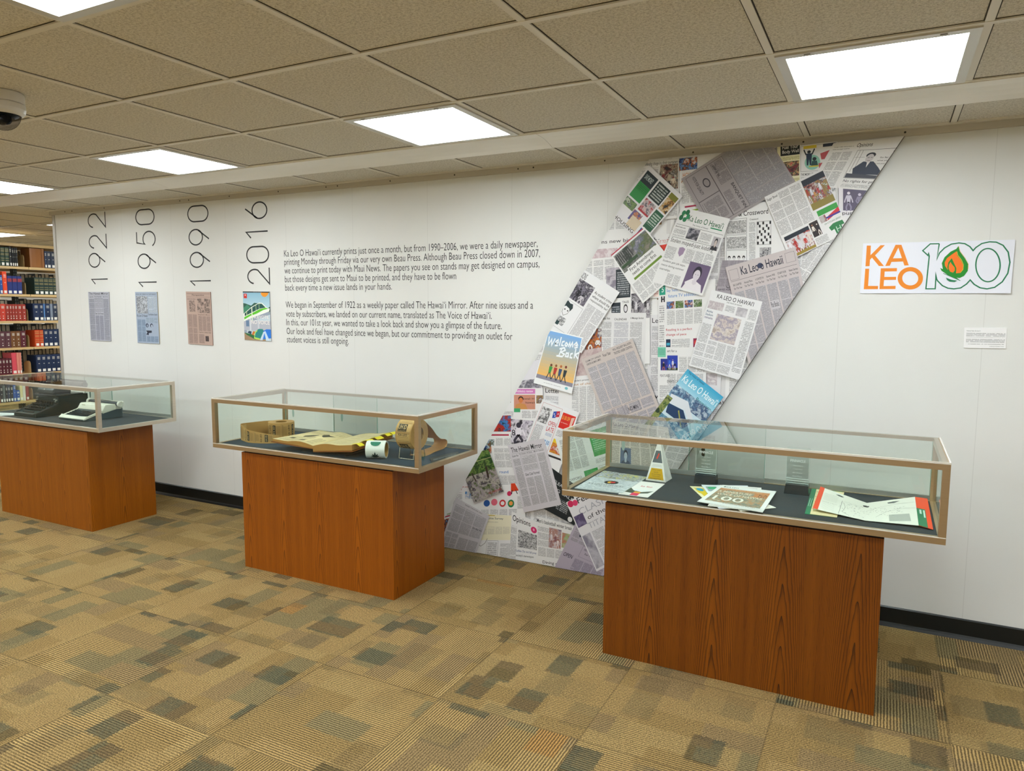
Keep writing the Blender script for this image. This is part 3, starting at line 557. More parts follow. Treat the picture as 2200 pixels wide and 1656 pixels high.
mp([(-2.3485, 0.4119), (-1.8992, 0.4942), (-1.897, 0.2305), (-2.349, 0.1659)], [('p', .05, .1, .2, .3, ['#2a5aa0', '#3a8ad0', '#e6e5e6'], 20), ('o', .35, .35, .45, .52, '#2a5aa0'), ('o', .47, .33, .57, .5, '#e06a80'), ('o', .60, .36, .70, .54, '#c8262e'), ('o', .62, .4, .68, .5, '#e8e6e6'), ('o', .73, .37, .83, .56, '#1f7a4a'), ('o', .75, .41, .81, .51, '#e89a4a'), ('o', .72, .16, .79, .28, '#c82a5a'),
   ('t', .3, .6, .88, .95, 4), ('g', 0, 0, 0, 0, '#d8401e', [(.78, -.02), (.84, -.02), (.90, .16), (.78, .18)]), ('s', 0, 0, 0, 0, '#1c1b20', [(.80, .14), (.79, .24)], .012), ('s', 0, 0, 0, 0, '#1c1b20', [(.85, .14), (.88, .24)], .012), ('t', .88, .3, 1, .6, 1)])
mp([(-2.5271, 0.2032), (-2.3488, 0.2738), (-2.3494, -0.0361), (-2.5287, -0.0654)], [('c', .0, .05, .5, .08, '#b02a4a'), ('p', .0, .12, .45, .5, BLUE, 20), ('p', .0, .6, .3, .8, FB, 24), ('p', .35, .0, .9, .04, GREEN, 20)])
mp([(-2.2278, 0.2594), (-1.991, 0.2795), (-1.99, 0.1246), (-2.2276, 0.0761)], [('c', .12, .02, .5, .05, '#c9a83a'), ('h', .12, .1, .75, .2, 'Suspense Survey', '#2a4a5a'), ('t', .05, .45, .95, .75, 4, '#a8a49a', '#e9e3c8'), ('t', .1, .25, .6, .3, 1, '#8a8678', '#e9e3c8')], '#e9e3c8')
mp([(-2.2448, 0.0857), (-1.977, 0.1266), (-1.9757, -0.0804), (-2.2794, -0.1178)], [('s', 0, 0, 0, 0, '#6a6460', [(.0, .1), (.15, .2), (.25, .1), (.3, -.05)], .012), ('b', .3, .02, .6, .75, '#8a868e'), ('t', .33, .06, .57, .7, 1, NGREY, '#e6e5e6', .012), ('t', .66, .1, 1, .95, 1)])
mp([(-1.9912, 0.3063), (-1.8117, 0.2631), (-1.8085, -0.0512), (-2.0085, -0.0861)], [('h', .05, .04, .72, .17, 'Opinions', '#1c1b20', .04), ('o', .74, .12, .96, .24, '#d0286a'), ('o', .81, .15, .88, .2, '#f0a0c0'), ('t', .0, .22, .22, .9, 1), ('p', .28, .26, 1, .56, ['#e6e5e6', '#2a2a30', '#e6e5e6', '#3a3a40', '#e6e5e6'], 34), ('h', .22, .60, .95, .65, 'Ladies: Do not fall prey', '#4a5a8a'), ('h', .22, .68, .85, .73, "society's stereotypes"), ('o', .15, .82, .3, .95, '#1c1b20'), ('t', .35, .85, .95, .95, 2)], label='printed Opinions column with a pink flower')
mp([(-1.8184, 0.3002), (-1.5431, 0.2726), (-1.5681, -0.0382), (-1.8148, -0.0612)], [('h', .0, .03, .95, .1, "Men's basketball winter break rev"), ('t', .02, .16, .3, .5, 1), ('p', .3, .14, .6, .5, ['#8a7a90', '#c2aeb0', '#b0705a', '#d9cfd4'], 30), ('f', .32, .18, .58, .5, 3, ['#d9cfd4', '#8a5a60', '#e6dadc']), ('p', .62, .18, .88, .46, ['#7aa0d0', '#d0a05a', '#c87a6a', '#a0c08a', '#e0b0a0'], 10), ('t', .02, .52, .9, .68, 4), ('h', .15, .75, .6, .82, 'Dining on'), ('h', .15, .84, .65, .92, 'CAMPUS', '#55525a', .02), ('t', .1, .94, .9, .99, 3)])
# tilted sheets on top
mp([(-0.6001, 2.4549), (-0.43, 2.1788), (-0.8353, 1.9552), (-0.996, 2.2351)], [('t', .02, .02, .98, .5, 5, '#4a4650', '#aaa7ac'), ('t', .05, .52, .45, .66, 2, '#3a3640', '#a39c9f'), ('h', .5, .53, .95, .57, 'BANQUET INN', '#26242c', .02), ('b', .04, .5, .96, .7, '#5a5358'), ('b', .04, .7, .5, .96, '#5a5358'), ('b', .5, .7, .96, .96, '#5a5358'),
   ('o', .2, .74, .36, .82, '#3a3640'), ('o', .22, .75, .34, .81, '#9a9395'), ('h', .08, .86, .42, .9, 'VOTE FOR QUALITY'), ('t', .55, .6, .93, .68, 2, '#3a3640', '#a39c9f'), ('t', .54, .73, .92, .94, 2, '#3a3640', '#a39c9f'), ('h', .1, .6, .3, .64, 'Dinner for two', '#26242c', .02)], '#a29b9e', label='printed grey sheet of old classified advertisements')
mp([(-1.1706, 2.3197), (-0.9858, 2.1447), (-1.1992, 1.9057), (-1.3825, 2.0661)], [('c', .04, .07, .36, .27, '#14262e'), ('h', .08, .12, .3, .2, 'SAVE MONEY', '#c9d8d8', .02), ('c', .04, .27, .36, .55, '#1f8a3c'), ('t', .06, .29, .34, .4, 1, '#0e5a24', '#1f8a3c', .009), ('c', .4, .07, .73, .37, '#0e2624'), ('t', .43, .1, .7, .34, 1, '#d9e0dc', '#0e2624', .014), ('c', .76, .07, .97, .16, '#7a7a22'), ('p', .76, .16, .97, .4, ['#14181c', '#2a2c26', '#c9903a', '#e0d2b0', '#181a1e'], 30),
   ('p', .40, .4, .70, .60, ['#5a2a34', '#b84048', '#d9c9c9', '#463a50', '#e6dcdc'], 24), ('c', .40, .6, .70, .63, '#a8242e'), ('c', .74, .43, .97, .78, '#17573a'), ('t', .76, .47, .95, .7, 1, '#e0ece4', '#17573a', .014), ('p', .0, .58, .34, .72, GREEN, 20), ('p', .35, .66, .6, .85, ['#d9b08a', '#c0703a', '#2a4a9a', '#7a3a50', '#e9dfd2'], 26),
   ('t', .4, .75, .68, .94, 1, '#8a7a6a', '#e9d8bc'), ('h', .06, .93, .66, .99, 'HOUSING', '#3a3430', .02), ('p', .74, .81, .97, .98, ['#e6e5e6', '#1c3a80', '#2a6ac8', '#141820', '#dcdce4'], 26)], '#e3e2e6', name='advertisement_page', label='printed page of colourful housing and club advertisements')
mp([(-1.3781, 1.8503), (-1.191, 1.9958), (-0.9867, 1.7547), (-1.1886, 1.5827)], [('c', .0, .0, .95, .02, '#b0243a'), ('p', .03, .05, .5, .40, ['#2a2c2e', '#a9a8a4', '#4a4c4c', '#8c8c88', '#26382a'], 14), ('p', .5, .05, .97, .38, ['#a9a09c', '#c9c2ba', '#7a7a90', '#5a6a3a', '#8c8478'], 12)]
   + [('c', .06+.05*i, .07, .085+.05*i, .26, '#2c2c2e') for i in range(8)] + [('c', .05, .28, .5, .33, '#2e4a2c'), ('c', .14, .37, .92, .56, '#e8e8e8'), ('h', .17, .39, .82, .45, 'First Amendment', '#16161a', .035), ('h', .17, .47, .82, .53, 'needs to come first', '#16161a', .035), ('c', .14, .57, .9, .61, '#6a8a2c'), ('t', .03, .64, .97, .97, 5)], '#e9e9ea', name='magazine_cover', label='printed page headed First Amendment with a building picture')
mp([(-0.5731, 2.1133), (-0.3088, 2.2321), (-0.1762, 1.9263), (-0.4377, 1.7972)], [('h', .02, .04, .2, .09, 'Sugar Bowl', '#3a3840'), ('t', .02, .12, .2, .62, 1), ('t', .21, .03, .60, .62, 2), ('p', .62, .03, .99, .5, FB, 22), ('c', .62, .03, .99, .12, '#1c2434'), ('f', .62, .10, .99, .40, 7, ['#a8322c', '#dcdae6', '#c98a4a', '#b8343a', '#e6e2ea', '#8c6a3a']), ('c', .62, .4, .99, .5, '#8a7a34'), ('c', .66, .53, .99, .61, '#2f9a3c'), ('g', 0, 0, 0, 0, '#d02838', [(.8, .66), (.99, .60), (.99, .66), (.76, .72)]), ('c', .72, .665, .99, .69, '#3a2a90'), ('p', .66, .62, .76, .72, ['#5a1a20', '#8a2a2a', '#c9c2c2'], 20),
   ('p', .04, .66, .46, .99, ['#1c2434', '#b03a2c', '#dcd8dc', '#e9e6ea', '#8c2f2a', '#a89040'], 18), ('c', .04, .66, .46, .72, '#1c2434'), ('f', .05, .69, .45, .97, 5, ['#e9e6ee', '#b8302c', '#dcd8e2', '#c23a30', '#e6d8d0']), ('c', .04, .95, .46, .99, '#9a8434'), ('p', .48, .64, .62, .86, ['#2c1a18', '#c98a6a', '#ece4de', '#1c1c28', '#d0a080'], 18), ('c', .48, .64, .62, .86, '#2c1f20'), ('f', .485, .65, .615, .86, 2, ['#ece4de', '#1c1c28', '#c98a6a']), ('t', .48, .88, .68, .98, 1), ('g', 0, 0, 0, 0, '#1f7a44', [(.74, .82), (.82, .79), (.88, .79), (.97, .80), (.98, .86), (.93, .86), (.93, .98), (.82, .99), (.81, .87), (.76, .88)]), ('h', .84, .85, .91, .93, 'H', '#b8d8c4', .05), ('h', .7, .74, .97, .77, 'UH CYCLING JERSEY', '#1f6a44')], '#e6e5e6', label='printed sports page with football pictures')
mp([(-0.9892, 2.089), (-0.7374, 2.0151), (-0.8658, 1.6223), (-1.1389, 1.6995)], [('o', .05, .03, .13, .10, '#1f7a4e'), ('o', .12, .01, .2, .08, '#17663f'), ('o', .03, .09, .11, .16, '#17663f'), ('o', .11, .11, .19, .17, '#1f7a4e'), ('o', .16, .06, .23, .13, '#2a8a5a'), ('o', .105, .075, .135, .1, '#b8d8a0'), ('h', .22, .07, .93, .145, "Ka Leo O Hawai'i", '#2c6a4a', .035), ('h', .34, .17, .66, .19, 'The Voice of Hawaii', '#6a6a70'), ('c', .7, .155, .93, .17, '#1f8a5e'),
   ('c', .03, .21, .98, .214, '#3a3a40'), ('h', .03, .23, .24, .25, 'Board looks over'), ('t', .03, .27, .27, .36, 1), ('p', .3, .22, .53, .36, ['#26242c', '#4a4a54', '#aaa6b0', '#1f2a3a'], 24), ('t', .56, .24, .78, .36, 1), ('r', .82, .25, .97, .42, ['#b8b4ba', '#c9bcb8', '#26262c', '#2c2c34']), ('c', .03, .375, .98, .379, '#3a3a40'), ('h', .04, .39, .9, .46, 'Stolen moped-just kidding', '#2a2a30', .0),
   ('t', .03, .5, .22, .66, 1), ('g', 0, 0, 0, 0, '#a08aa8', [(.26, .49), (.32, .475), (.38, .49), (.37, .56), (.32, .6), (.27, .56)]), ('t', .4, .48, .97, .66, 3), ('h', .04, .68, .5, .715, 'Students gain job expe-', '#2a2a30', 0), ('h', .04, .735, .5, .77, 'rience during summer', '#2a2a30', 0), ('h', .04, .79, .25, .825, 'internships', '#2a2a30', 0), ('t', .22, .84, .5, .98, 2), ('p', .56, .62, .97, .97, ['#2a2438', '#6a5a7a', '#d9d2dc', '#8c7a98', '#e9e4ea'], 14), ('r', .56, .62, .97, .97, ['#6a5a7a', '#d9d2dc', '#2a2438', '#e9e4ea']), ('s', 0, 0, 0, 0, '#e9e4ea', [(.6, .9), (.78, .8)], .03)], '#e9e9ea', name='newspaper_front_page', label='printed front page with a green flower masthead')
mp([(-0.7523, 1.7694), (-0.4163, 1.8612), (-0.2863, 1.3238), (-0.6107, 1.2497)], [('b', .03, .04, .16, .14, '#3a3a4a', .003), ('h', .2, .035, .80, .115, 'Ka Leo o Hawaii', '#22263a', .03), ('b', .84, .03, .97, .12, '#3a3a4a', .003), ('o', .44, .05, .52, .10, '#3a4260'), ('h', .2, .035, .80, .115, 'Ka Leo o Hawaii', '#22263a', .03), ('c', .03, .15, .97, .153, '#55525a')] + [('h', .05+.16*i, .18, .17+.16*i, .2, w_) for i, w_ in enumerate(('BIG CHAPTER', 'Annual Plans', 'A CONTEST IN', 'Seniors Will', 'STAFF FOR', 'New Series'))] + [('h', .05+.16*i, .215, .17+.16*i, .235, 'For The Year') for i in range(6)]
   + [('t', .03, .26, .97, .99, 6, '#5c5862', '#c0bcc2'), ('c', .5, .42, .63, .5, '#c6c2c8'), ('h', .51, .43, .62, .48, 'Plan Books', '#3a3840'), ('c', .86, .62, .99, .70, '#c6c2c8'), ('h', .87, .63, .98, .68, 'Big Crowd in', '#3a3840')], '#c9bfc0', name='newspaper_front_page', label='printed old brownish front page Ka Leo o Hawaii')
mp([(-0.818, 1.6539), (-0.5616, 1.5925), (-0.6601, 1.1863), (-0.9262, 1.2519)], [('h', .14, .03, .86, .085, "KA LEO O HAWAI'I", '#2a2a34', .02), ('h', .35, .10, .65, .115, 'THE VOICE OF HAWAII'), ('p', .02, .13, .32, .23, PALE, 22), ('t', .36, .14, .54, .22, 1), ('p', .58, .13, .78, .24, ['#d9d6da', '#b8b4bc', '#e3e0e4'], 20), ('t', .82, .12, .97, .25, 1), ('h', .0+.02, .25, .15, .28, 'Aloha', '#3a5a7a', .03), ('h', .02, .29, .17, .32, 'Stadium', '#3a5a7a', .03), ('h', .02, .33, .18, .36, 'remains', '#5a4a7a', .03), ('p', .24, .27, .72, .6, ['#8a8498', '#c2b4bc', '#e0d4cc', '#a49ab0', '#e9e0d8', '#b8a8a0'], 14, True),
   ('t', .02, .42, .2, .84, 1), ('t', .22, .62, .78, .84, 3), ('t', .8, .28, .97, .92, 1, NGREY, '#e6e6e8', .008), ('c', .02, .86, .78, .863, '#8a8a90'), ('t', .02, .88, .78, .98, 3)], '#e8e8ea', name='newspaper_front_page', label='printed pale front page in small capitals')
mp([(-1.562, 1.7897), (-1.3217, 1.645), (-1.5453, 1.298), (-1.7933, 1.4506)], [('h', .05, .03, .25, .12, 'OPINIONS', '#26262c', .02), ('p', .0, .13, .52, .44, ['#23232e', '#56505e', '#8c8696', '#2a2836', '#c9c4cc'], 18), ('f', .05, .2, .48, .44, 3, ['#23232e', '#1c1c26', '#c9c4cc']), ('h', .56, .16, .98, .2, 'As student crime'), ('h', .56, .22, .98, .26, 'where should the'), ('h', .56, .28, .98, .32, 'responsibility be?'), ('b', .0, .47, .54, .9, '#55525a', .004), ('g', 0, 0, 0, 0, '#1d3438', [(.12, .53), (.18, .48), (.25, .5), (.31, .49), (.35, .54), (.33, .6), (.29, .57), (.2, .56), (.15, .6)]),
   ('s', 0, 0, 0, 0, '#26262c', [(.16, .58), (.19, .66), (.25, .7), (.31, .65), (.32, .59)], .006), ('o', .2, .6, .23, .62, '#26262c'), ('o', .27, .6, .3, .62, '#26262c'), ('p', .12, .72, .36, .84, ['#e6e6e8', '#e6e6e8', '#3a3a40', '#e6e6e8'], 60), ('c', .0, .8, .26, .86, '#17383c'), ('t', .56, .36, .98, .98, 2)], '#e8e8ea', label='printed Opinions page with a cartoon boy')
mp([(-1.7508, 1.432), (-1.5381, 1.3899), (-1.5998, 1.061), (-1.8482, 1.1117)], [('v', .02, .02, .98, .84, '#7fb0e4', '#f2bd6a'), ('c', .02, .82, .98, .89, '#8f8c9c')]
   + [('s', 0, 0, 0, 0, '#eef4fa', p, .03) for p in ([(.07, .12), (.11, .26), (.16, .16), (.2, .26), (.25, .13)], [(.28, .22), (.36, .19), (.34, .14), (.29, .18), (.3, .25), (.37, .24)], [(.41, .08), (.41, .24)], [(.53, .14), (.47, .16), (.47, .22), (.53, .22)], [(.58, .15), (.56, .2), (.6, .22), (.63, .18), (.58, .15)], [(.66, .22), (.68, .14), (.71, .21), (.75, .13), (.78, .21)], [(.82, .18), (.9, .15), (.86, .11), (.81, .16), (.85, .21), (.92, .18)],
                                       [(.5, .28), (.46, .42)], [(.44, .29), (.56, .25), (.6, .29), (.5, .34), (.6, .36), (.56, .41), (.4, .42)], [(.7, .33), (.65, .33), (.64, .39), (.7, .39), (.71, .32), (.72, .4)], [(.82, .31), (.77, .33), (.77, .39), (.83, .39)], [(.88, .22), (.88, .39)], [(.99, .27), (.89, .32), (.98, .38)])]
   + [('o', .3+.13*i, .58-.01*i, .36+.13*i, .63-.01*i, c) for i, c in enumerate(('#6a3a28', '#8c5a30', '#b86a3a', '#7a2f22'))] + [('g', 0, 0, 0, 0, c, [(.29+.13*i, .63), (.38+.13*i, .63), (.36+.13*i, .75), (.30+.13*i, .75)]) for i, c in enumerate(('#3a9a4a', '#b8342e', '#34507a', '#26323a'))]
   + [('s', 0, 0, 0, 0, '#23303c', [(.32+.13*i, .74), (.28+.13*i, .85)], .02) for i in range(4)] + [('s', 0, 0, 0, 0, '#23303c', [(.34+.13*i, .74), (.40+.13*i, .85)], .02) for i in range(4)] + [('h', .25, .93, .7, .95, 'an event for everyone', '#8a8a90'), ('o', .8, .91, .88, .96, '#7ac0c8')], '#eef0f2', name='poster', label='printed Welcome Back poster, blue and orange')
mp([(-1.5447, 1.2629), (-1.2427, 1.3884), (-1.0117, 0.8589), (-1.3127, 0.7252)], [('h', .06, .03, .36, .05, 'CLAIM CITY UNIQUE'), ('h', .06, .06, .34, .08, 'CHRISTEN SALE MAIN CAMPUS'), ('h', .4, .03, .55, .06, 'Four Star'), ('h', .6, .02, .95, .045, 'WILL REQUEST BALLOON'), ('h', .6, .055, .95, .08, 'TRUSTEES UNDER CONTROL')] + [('t', .04, .11, .96, .55, 5, '#5a5660', '#c3bfc3'), ('t', .04, .57, .96, .66, 4, '#5a5660', '#bdb7bd'), ('b', .2, .56, .4, .66, '#3a3840', .004), ('b', .45, .56, .7, .66, '#3a3840', .004), ('h', .48, .6, .66, .64, 'NO MIN', '#26242c', .03), ('t', .04, .68, .96, .98, 5, '#5a5660', '#bdb7bd')], '#c8bdb8', label='printed brown-edged old page beside the blue cover')
mp([(-0.9307, 1.2341), (-0.7382, 1.0929), (-0.9646, 0.7511), (-1.1794, 0.8899)], [('v', .0, .0, 1, .3, '#3aa6cf', '#bfe0ec'), ('h', .06, .0+.01, .5, .04, 'The Voice of Hawaii', '#1f5a80'), ('h', .05, .07, .98, .17, "Ka Leo O Hawai'i", '#eef6fa', .02), ('h', .55, .21, .95, .26, 'Premiere', '#1a7a86', .03), ('h', .6, .28, .95, .33, 'Edition', '#1a7a86', .03), ('p', .0, .24, 1, .42, ['#3a6aa0', '#c9d8e4', '#2a4a7a', '#8ab0cc', '#e6eef2'], 18), ('g', 0, 0, 0, 0, '#dfe4ea', [(.05, .38), (.45, .33), (1, .6), (1, .66), (.5, .45), (.1, .5)]),
   ('g', 0, 0, 0, 0, '#1c3c64', [(.12, .50), (.48, .46), (.95, .68), (.85, .8), (.5, .62), (.2, .62)]), ('s', 0, 0, 0, 0, '#a8a850', [(.4, .5), (.75, .72)], .02), ('p', .0, .42, .14, .95, ['#1c3420', '#4a6a34', '#a0a860', '#28402a'], 22), ('p', .14, .66, .9, .98, ['#2a5a7a', '#d6e0e6', '#3a7aa0', '#8ab8c8', '#1f4a50'], 14), ('h', .12, .88, .85, .97, 'the right c', '#e8eef0', .0)], '#cfe4ee', name='magazine_cover', label='printed blue Premiere Edition cover with a building')
mp([(-1.7856, 1.0195), (-1.5512, 0.9541), (-1.6796, 0.5764), (-1.9418, 0.6352)], [('b', .05, .04, .58, .96, '#b84a4a', .006), ('p', .07, .1, .32, .34, ['#e8e8ea', '#e8e8ea', '#1c1b20', '#e8e8ea', '#e8e8ea'], 22), ('t', .07, .38, .28, .94, 1), ('g', 0, 0, 0, 0, '#2a52b0', [(.38, .12), (.46, .10), (.48, .2), (.40, .22)]), ('g', 0, 0, 0, 0, '#c8283a', [(.46, .10), (.54, .08), (.56, .17), (.48, .19)]), ('o', .41, .14, .43, .165, '#eeeeee'), ('o', .44, .165, .46, .19, '#eeeeee'), ('o', .5, .12, .52, .145, '#eeeeee'),
   ('h', .36, .27, .56, .34, 'OPEN', '#c8283a', .05), ('h', .36, .36, .55, .43, 'LATE', '#c8283a', .05), ('t', .38, .45, .54, .5, 1, '#2a6ab0'), ('c', .36, .56, .56, .65, '#d8e8f6'), ('h', .37, .57, .55, .64, '$7.50', '#2a6ab0', .05), ('h', .36, .7, .55, .73, 'Order Online', '#c85a4a'), ('c', .62, .08, .96, .32, '#d8281e'), ('h', .64, .12, .84, .19, '$1.00 OFF', '#f0b84a', .03), ('h', .64, .22, .82, .24, 'any smoothie', '#f0d8d0'), ('g', 0, 0, 0, 0, '#e8c0b0', [(.86, .12), (.94, .1), (.92, .29), (.88, .29)]),
   ('t', .63, .35, .9, .45, 1), ('c', .62, .5, .96, .56, '#e8c82a'), ('p', .62, .56, .96, .72, ['#1c1b20', '#e8a03a', '#c83a2a', '#e8e4d8'], 20), ('c', .62, .76, .96, .79, '#26242c')], '#e8e8ea', name='advertisement_page', label='printed page of pizza and smoothie advertisements')
mp([(-1.7005, 0.7865), (-1.3811, 0.9091), (-1.2761, 0.5796), (-1.5996, 0.4523)], [('t', .05, .05, .5, .6, 3, NGREY, '#dfe3e0'), ('c', .62, .05, .98, .48, '#1f9a44'), ('t', .65, .1, .95, .4, 1, '#bfe6c8', '#1f9a44', .012), ('t', .62, .52, .98, .6, 1), ('c', .36, .66, .62, .84, '#1f9a44'), ('h', .05, .72, .3, .76, 'OXFORD', '#55525a'), ('t', .64, .64, .98, .8, 2)], '#e2e6e3', label='printed page with green panels')
mp([(-1.7288, 0.6138), (-1.5113, 0.4913), (-1.573, 0.2797), (-1.8097, 0.3683)], [('h', .2, .2, .9, .28, 'FLEA MANGA', '#c9cdd0', .02), ('h', .2, .36, .8, .44, 'BIG SALE', '#c9cdd0', .02), ('t', .3, .55, .75, .85, 2, '#c9cdd0', '#131c22', .012), ('o', .8, .84, .92, .98, '#dcdcde')], '#131c22', name='advertisement_page', label='printed black advertisement sheet')
mp([(-1.6062, 0.4997), (-1.3196, 0.6565), (-1.261, 0.5269), (-1.5389, 0.3808)], [('h', .1, .1, .9, .25, 'Book resources', '#2a3a3a', .02), ('t', .05, .35, .95, .9, 4)], '#e0e4e2')
mp([(-2.0196, 0.7211), (-1.7738, 0.7831), (-1.6559, 0.394), (-1.9041, 0.312)], [('h', .06, .05, .90, .125, 'The Hawaii Mirror', '#2a262c', .02), ('c', .05, .14, .92, .143, '#55525a'), ('h', .05, .16, .22, .19, 'Student Plan'), ('h', .25, .15, .6, .17, 'First Number 100 Sheets'), ('h', .65, .15, .92, .17, 'March Calendar'), ('t', .05, .21, .24, .92, 1, '#55525a', '#c9c5c9'), ('b', .27, .18, .68, .42, '#55525a', .004), ('t', .29, .2, .66, .41, 1, '#55525a', '#cfcbcf'), ('t', .72, .2, .92, .92, 1, '#55525a', '#c9c5c9'), ('h', .28, .45, .66, .49, 'Glee Club Formed'), ('t', .27, .52, .69, .92, 2, '#55525a', '#c9c5c9')], '#cfcad0', name='newspaper_front_page', label='printed grey front page The Hawaii Mirror')
mp([(-2.376, 0.6071), (-2.1542, 0.6823), (-2.0441, 0.4271), (-2.2586, 0.3284)], [('p', 0, 0, 1, .45, ['#16301c', '#2f5a2a', '#7d9a4e', '#1c3422', '#5a8040'], 22), ('p', 0, .45, 1, 1, ['#2a3a34', '#7a8a5a', '#a89aa8', '#c9c6b8', '#3a3438', '#8c8490'], 18), ('s', 0, 0, 0, 0, '#3a2f2a', [(.75, .35), (.7, .6)], .06), ('s', 0, 0, 0, 0, '#4a4038', [(.25, .4), (.3, .6)], .04), ('c', .0, .18, 1, .19, '#c9c090'), ('h', .55, .9, .95, .95, 'NO PARKING', '#b0303a', .02)], '#2a3a2c', name='magazine_cover', label='printed cover with trees over a campus lawn')
mp([(-2.3907, 0.3454), (-2.1431, 0.2588), (-2.2448, -0.0067), (-2.5211, -0.0071)], [('t', .04, .1, .96, .62, 3, '#55525a', '#c6c2c8'), ('t', .04, .65, .4, .95, 2, '#55525a', '#c6c2c8'), ('h', .68, .4, .94, .44, 'Are Big Hits', '#26242c', .02), ('t', .42, .7, .96, .95, 2, '#55525a', '#c6c2c8'), ('h', .3, .03, .8, .05, 'PAGE TWO KA LEO')], '#cbc7cc', label='printed grey text page at the foot of the mural')
mp([(-1.5614, 0.2984), (-1.2818, 0.2078), (-1.4138, -0.0536), (-1.6966, 0.0005)], [('t', .04, .04, .4, .35, 2, '#55525a', '#b6aeba'), ('r', .18, .1, .3, .22, ['#2a3a4a', '#8c9cb0', '#141e2a', '#1c2a3a']), ('h', .4, .4, .75, .44, 'FIRST RUNNING SERVICE', '#3a3044'), ('h', .45, .48, .65, .52, 'For You?'), ('b', .35, .35, .8, .6, '#6a6078', .005), ('h', .05, .62, .25, .7, 'OPEN', '#2a2634', .03), ('t', .3, .66, .95, .9, 3, '#4a4458', '#b0a6b8')], '#b4aaba', label='printed purple-grey sheet of old advertisements')
mp([(-1.626, 0.4121), (-1.3184, 0.5967), (-1.1303, 0.2313), (-1.427, 0.0238)], [('o', .01, .0, .12, .09, '#d0285a'), ('o', .1, .02, .2, .1, '#d83a6a'), ('h', .2, .01, .75, .09, 'Features', '#1c1b20', .04), ('h', .15, .15, .7, .24, 'CLASH', '#b0b0ba', -.0), ('h', .25, .28, .6, .34, 'of the', '#26242c', 0), ('h', .2, .38, .7, .46, 'TITANS', '#b0b0ba', 0), ('p', .02, .22, .2, .38, ['#6a5e86', '#8a80a4', '#5a4e76'], 14), ('t', .2, .5, .95, .97, 3), ('p', .02, .5, .18, .97, ['#a8a4b4', '#c9c6d0', '#8f8a9c'], 8, True)], '#e2e0e4', label='printed Features page with pink flowers')
mp([(-1.3589, 0.9242), (-1.0288, 0.9096), (-0.9465, 0.5777), (-1.3884, 0.5668)], [('t', .04, .06, .96, .92, 6, '#55504c', '#cfc8c0'), ('r', .2, .42, .36, .72, ['#5a6c88', '#a8b4c4', '#1c2a3c', '#3a4a62']), ('h', .66, .3, .85, .35, 'Committee finding', '#26242c', .02), ('h', .5, .78, .7, .83, 'Dean named', '#26242c', .02), ('h', .05, .02, .5, .08, 'Ka Leo O Hawaii', '#55525a')], '#d2cbc4', label='printed page with a small blue portrait, seen through the glass case')
mp([(-1.0262, 0.8185), (-0.8723, 0.8193), (-1.017, 0.4898), (-1.1248, 0.5432)], [('t', .05, .05, .95, .95, 2, '#55525a', '#d8d2d4')], '#dcd6d8')

# ---------------------------------------------------------------- wall numerals (thin strokes, turned a quarter left)
def arc(cx, cy, r, a0, a1, n=18, ry=None):
    return [(cx+r*math.cos(math.radians(a0+(a1-a0)*i/n)), cy+(ry or r)*math.sin(math.radians(a0+(a1-a0)*i/n))) for i in range(n+1)]
GL = {'1': [[(0, .78), (.32, 1), (.32, 0)]],
      '2': [arc(.34, .68, .32, 170, -30, 16)+[(.0, .0), (.72, 0)]],
      '5': [[(.66, 1), (.2, 1), (.12, .56)]+arc(.33, .33, .33, 120, -150, 18)],
      '9': [arc(.34, .66, .34, 0, 360, 26), [(.66, .55), (.24, 0)]],
      '6': [arc(.34, .34, .34, 0, 360, 26), [(.02, .45), (.44, 1)]],
      '0': [arc(.34, .69, .34, 0, 180, 14, .31)+arc(.34, .31, .34, 180, 360, 14, .31)+[(.68, .69)]]}
def digit(ch, xr, xl, z0, z1):
    """xl: side of the digit's top (left), xr: its foot; z0..z1 its width, reading upwards"""
    m = MB(); P0 = []
    pts = [p for s_ in GL[ch] for p in s_]; w0 = min(p[0] for p in pts); w1 = max(p[0] for p in pts)
    for s_ in GL[ch]:
        q = [(xr-(xr-xl)*y, z0+(z1-z0)*(x-w0)/(w1-w0)) for x, y in s_]
        m.ribbon2(q, .0105, INK, lambda a, b: Vector((a, -.0012, b)))
    return m
def numeral(year, data, label):
    xs = [c for d in data for c in d[1:3]]
    t = thing('wall_numeral', label, 'wall lettering', (sum(xs)/len(xs), 0, 0), group='tall year numerals on the wall'); o = tuple(t.location)
    for ch, xl, xr, z0, z1 in data: digit(ch, xr, xl, z0, z1).build('digit', t, o)
def nd(ch, zl, zr): return (ch, zl[0], zr[0], zr[1], zl[1])
numeral('1922', [('1', -6.0834, -5.8663, 1.7462, 1.7868), ('9', -6.1084, -5.8869, 1.8892, 2.0049), ('2', -6.0897, -5.8594, 2.0457, 2.1631), ('2', -6.0883, -5.8587, 2.2187, 2.345)], 'thin black vertical numeral 1922, leftmost of the year numerals')
numeral('1950', [('1', -5.4644, -5.2455, 1.7174, 1.7536), ('9', -5.4637, -5.2429, 1.8654, 1.98), ('5', -5.4663, -5.2397, 2.0434, 2.1588), ('0', -5.4652, -5.2406, 2.2152, 2.3331)], 'thin black vertical numeral 1950 on the white wall')
numeral('1990', [('1', -4.8465, -4.6195, 1.721, 1.7554), ('9', -4.8417, -4.6215, 1.8602, 1.9741), ('9', -4.8434, -4.6225, 2.0312, 2.1484), ('0', -4.8471, -4.6233, 2.2077, 2.3256)], 'thin black vertical numeral 1990 on the white wall')
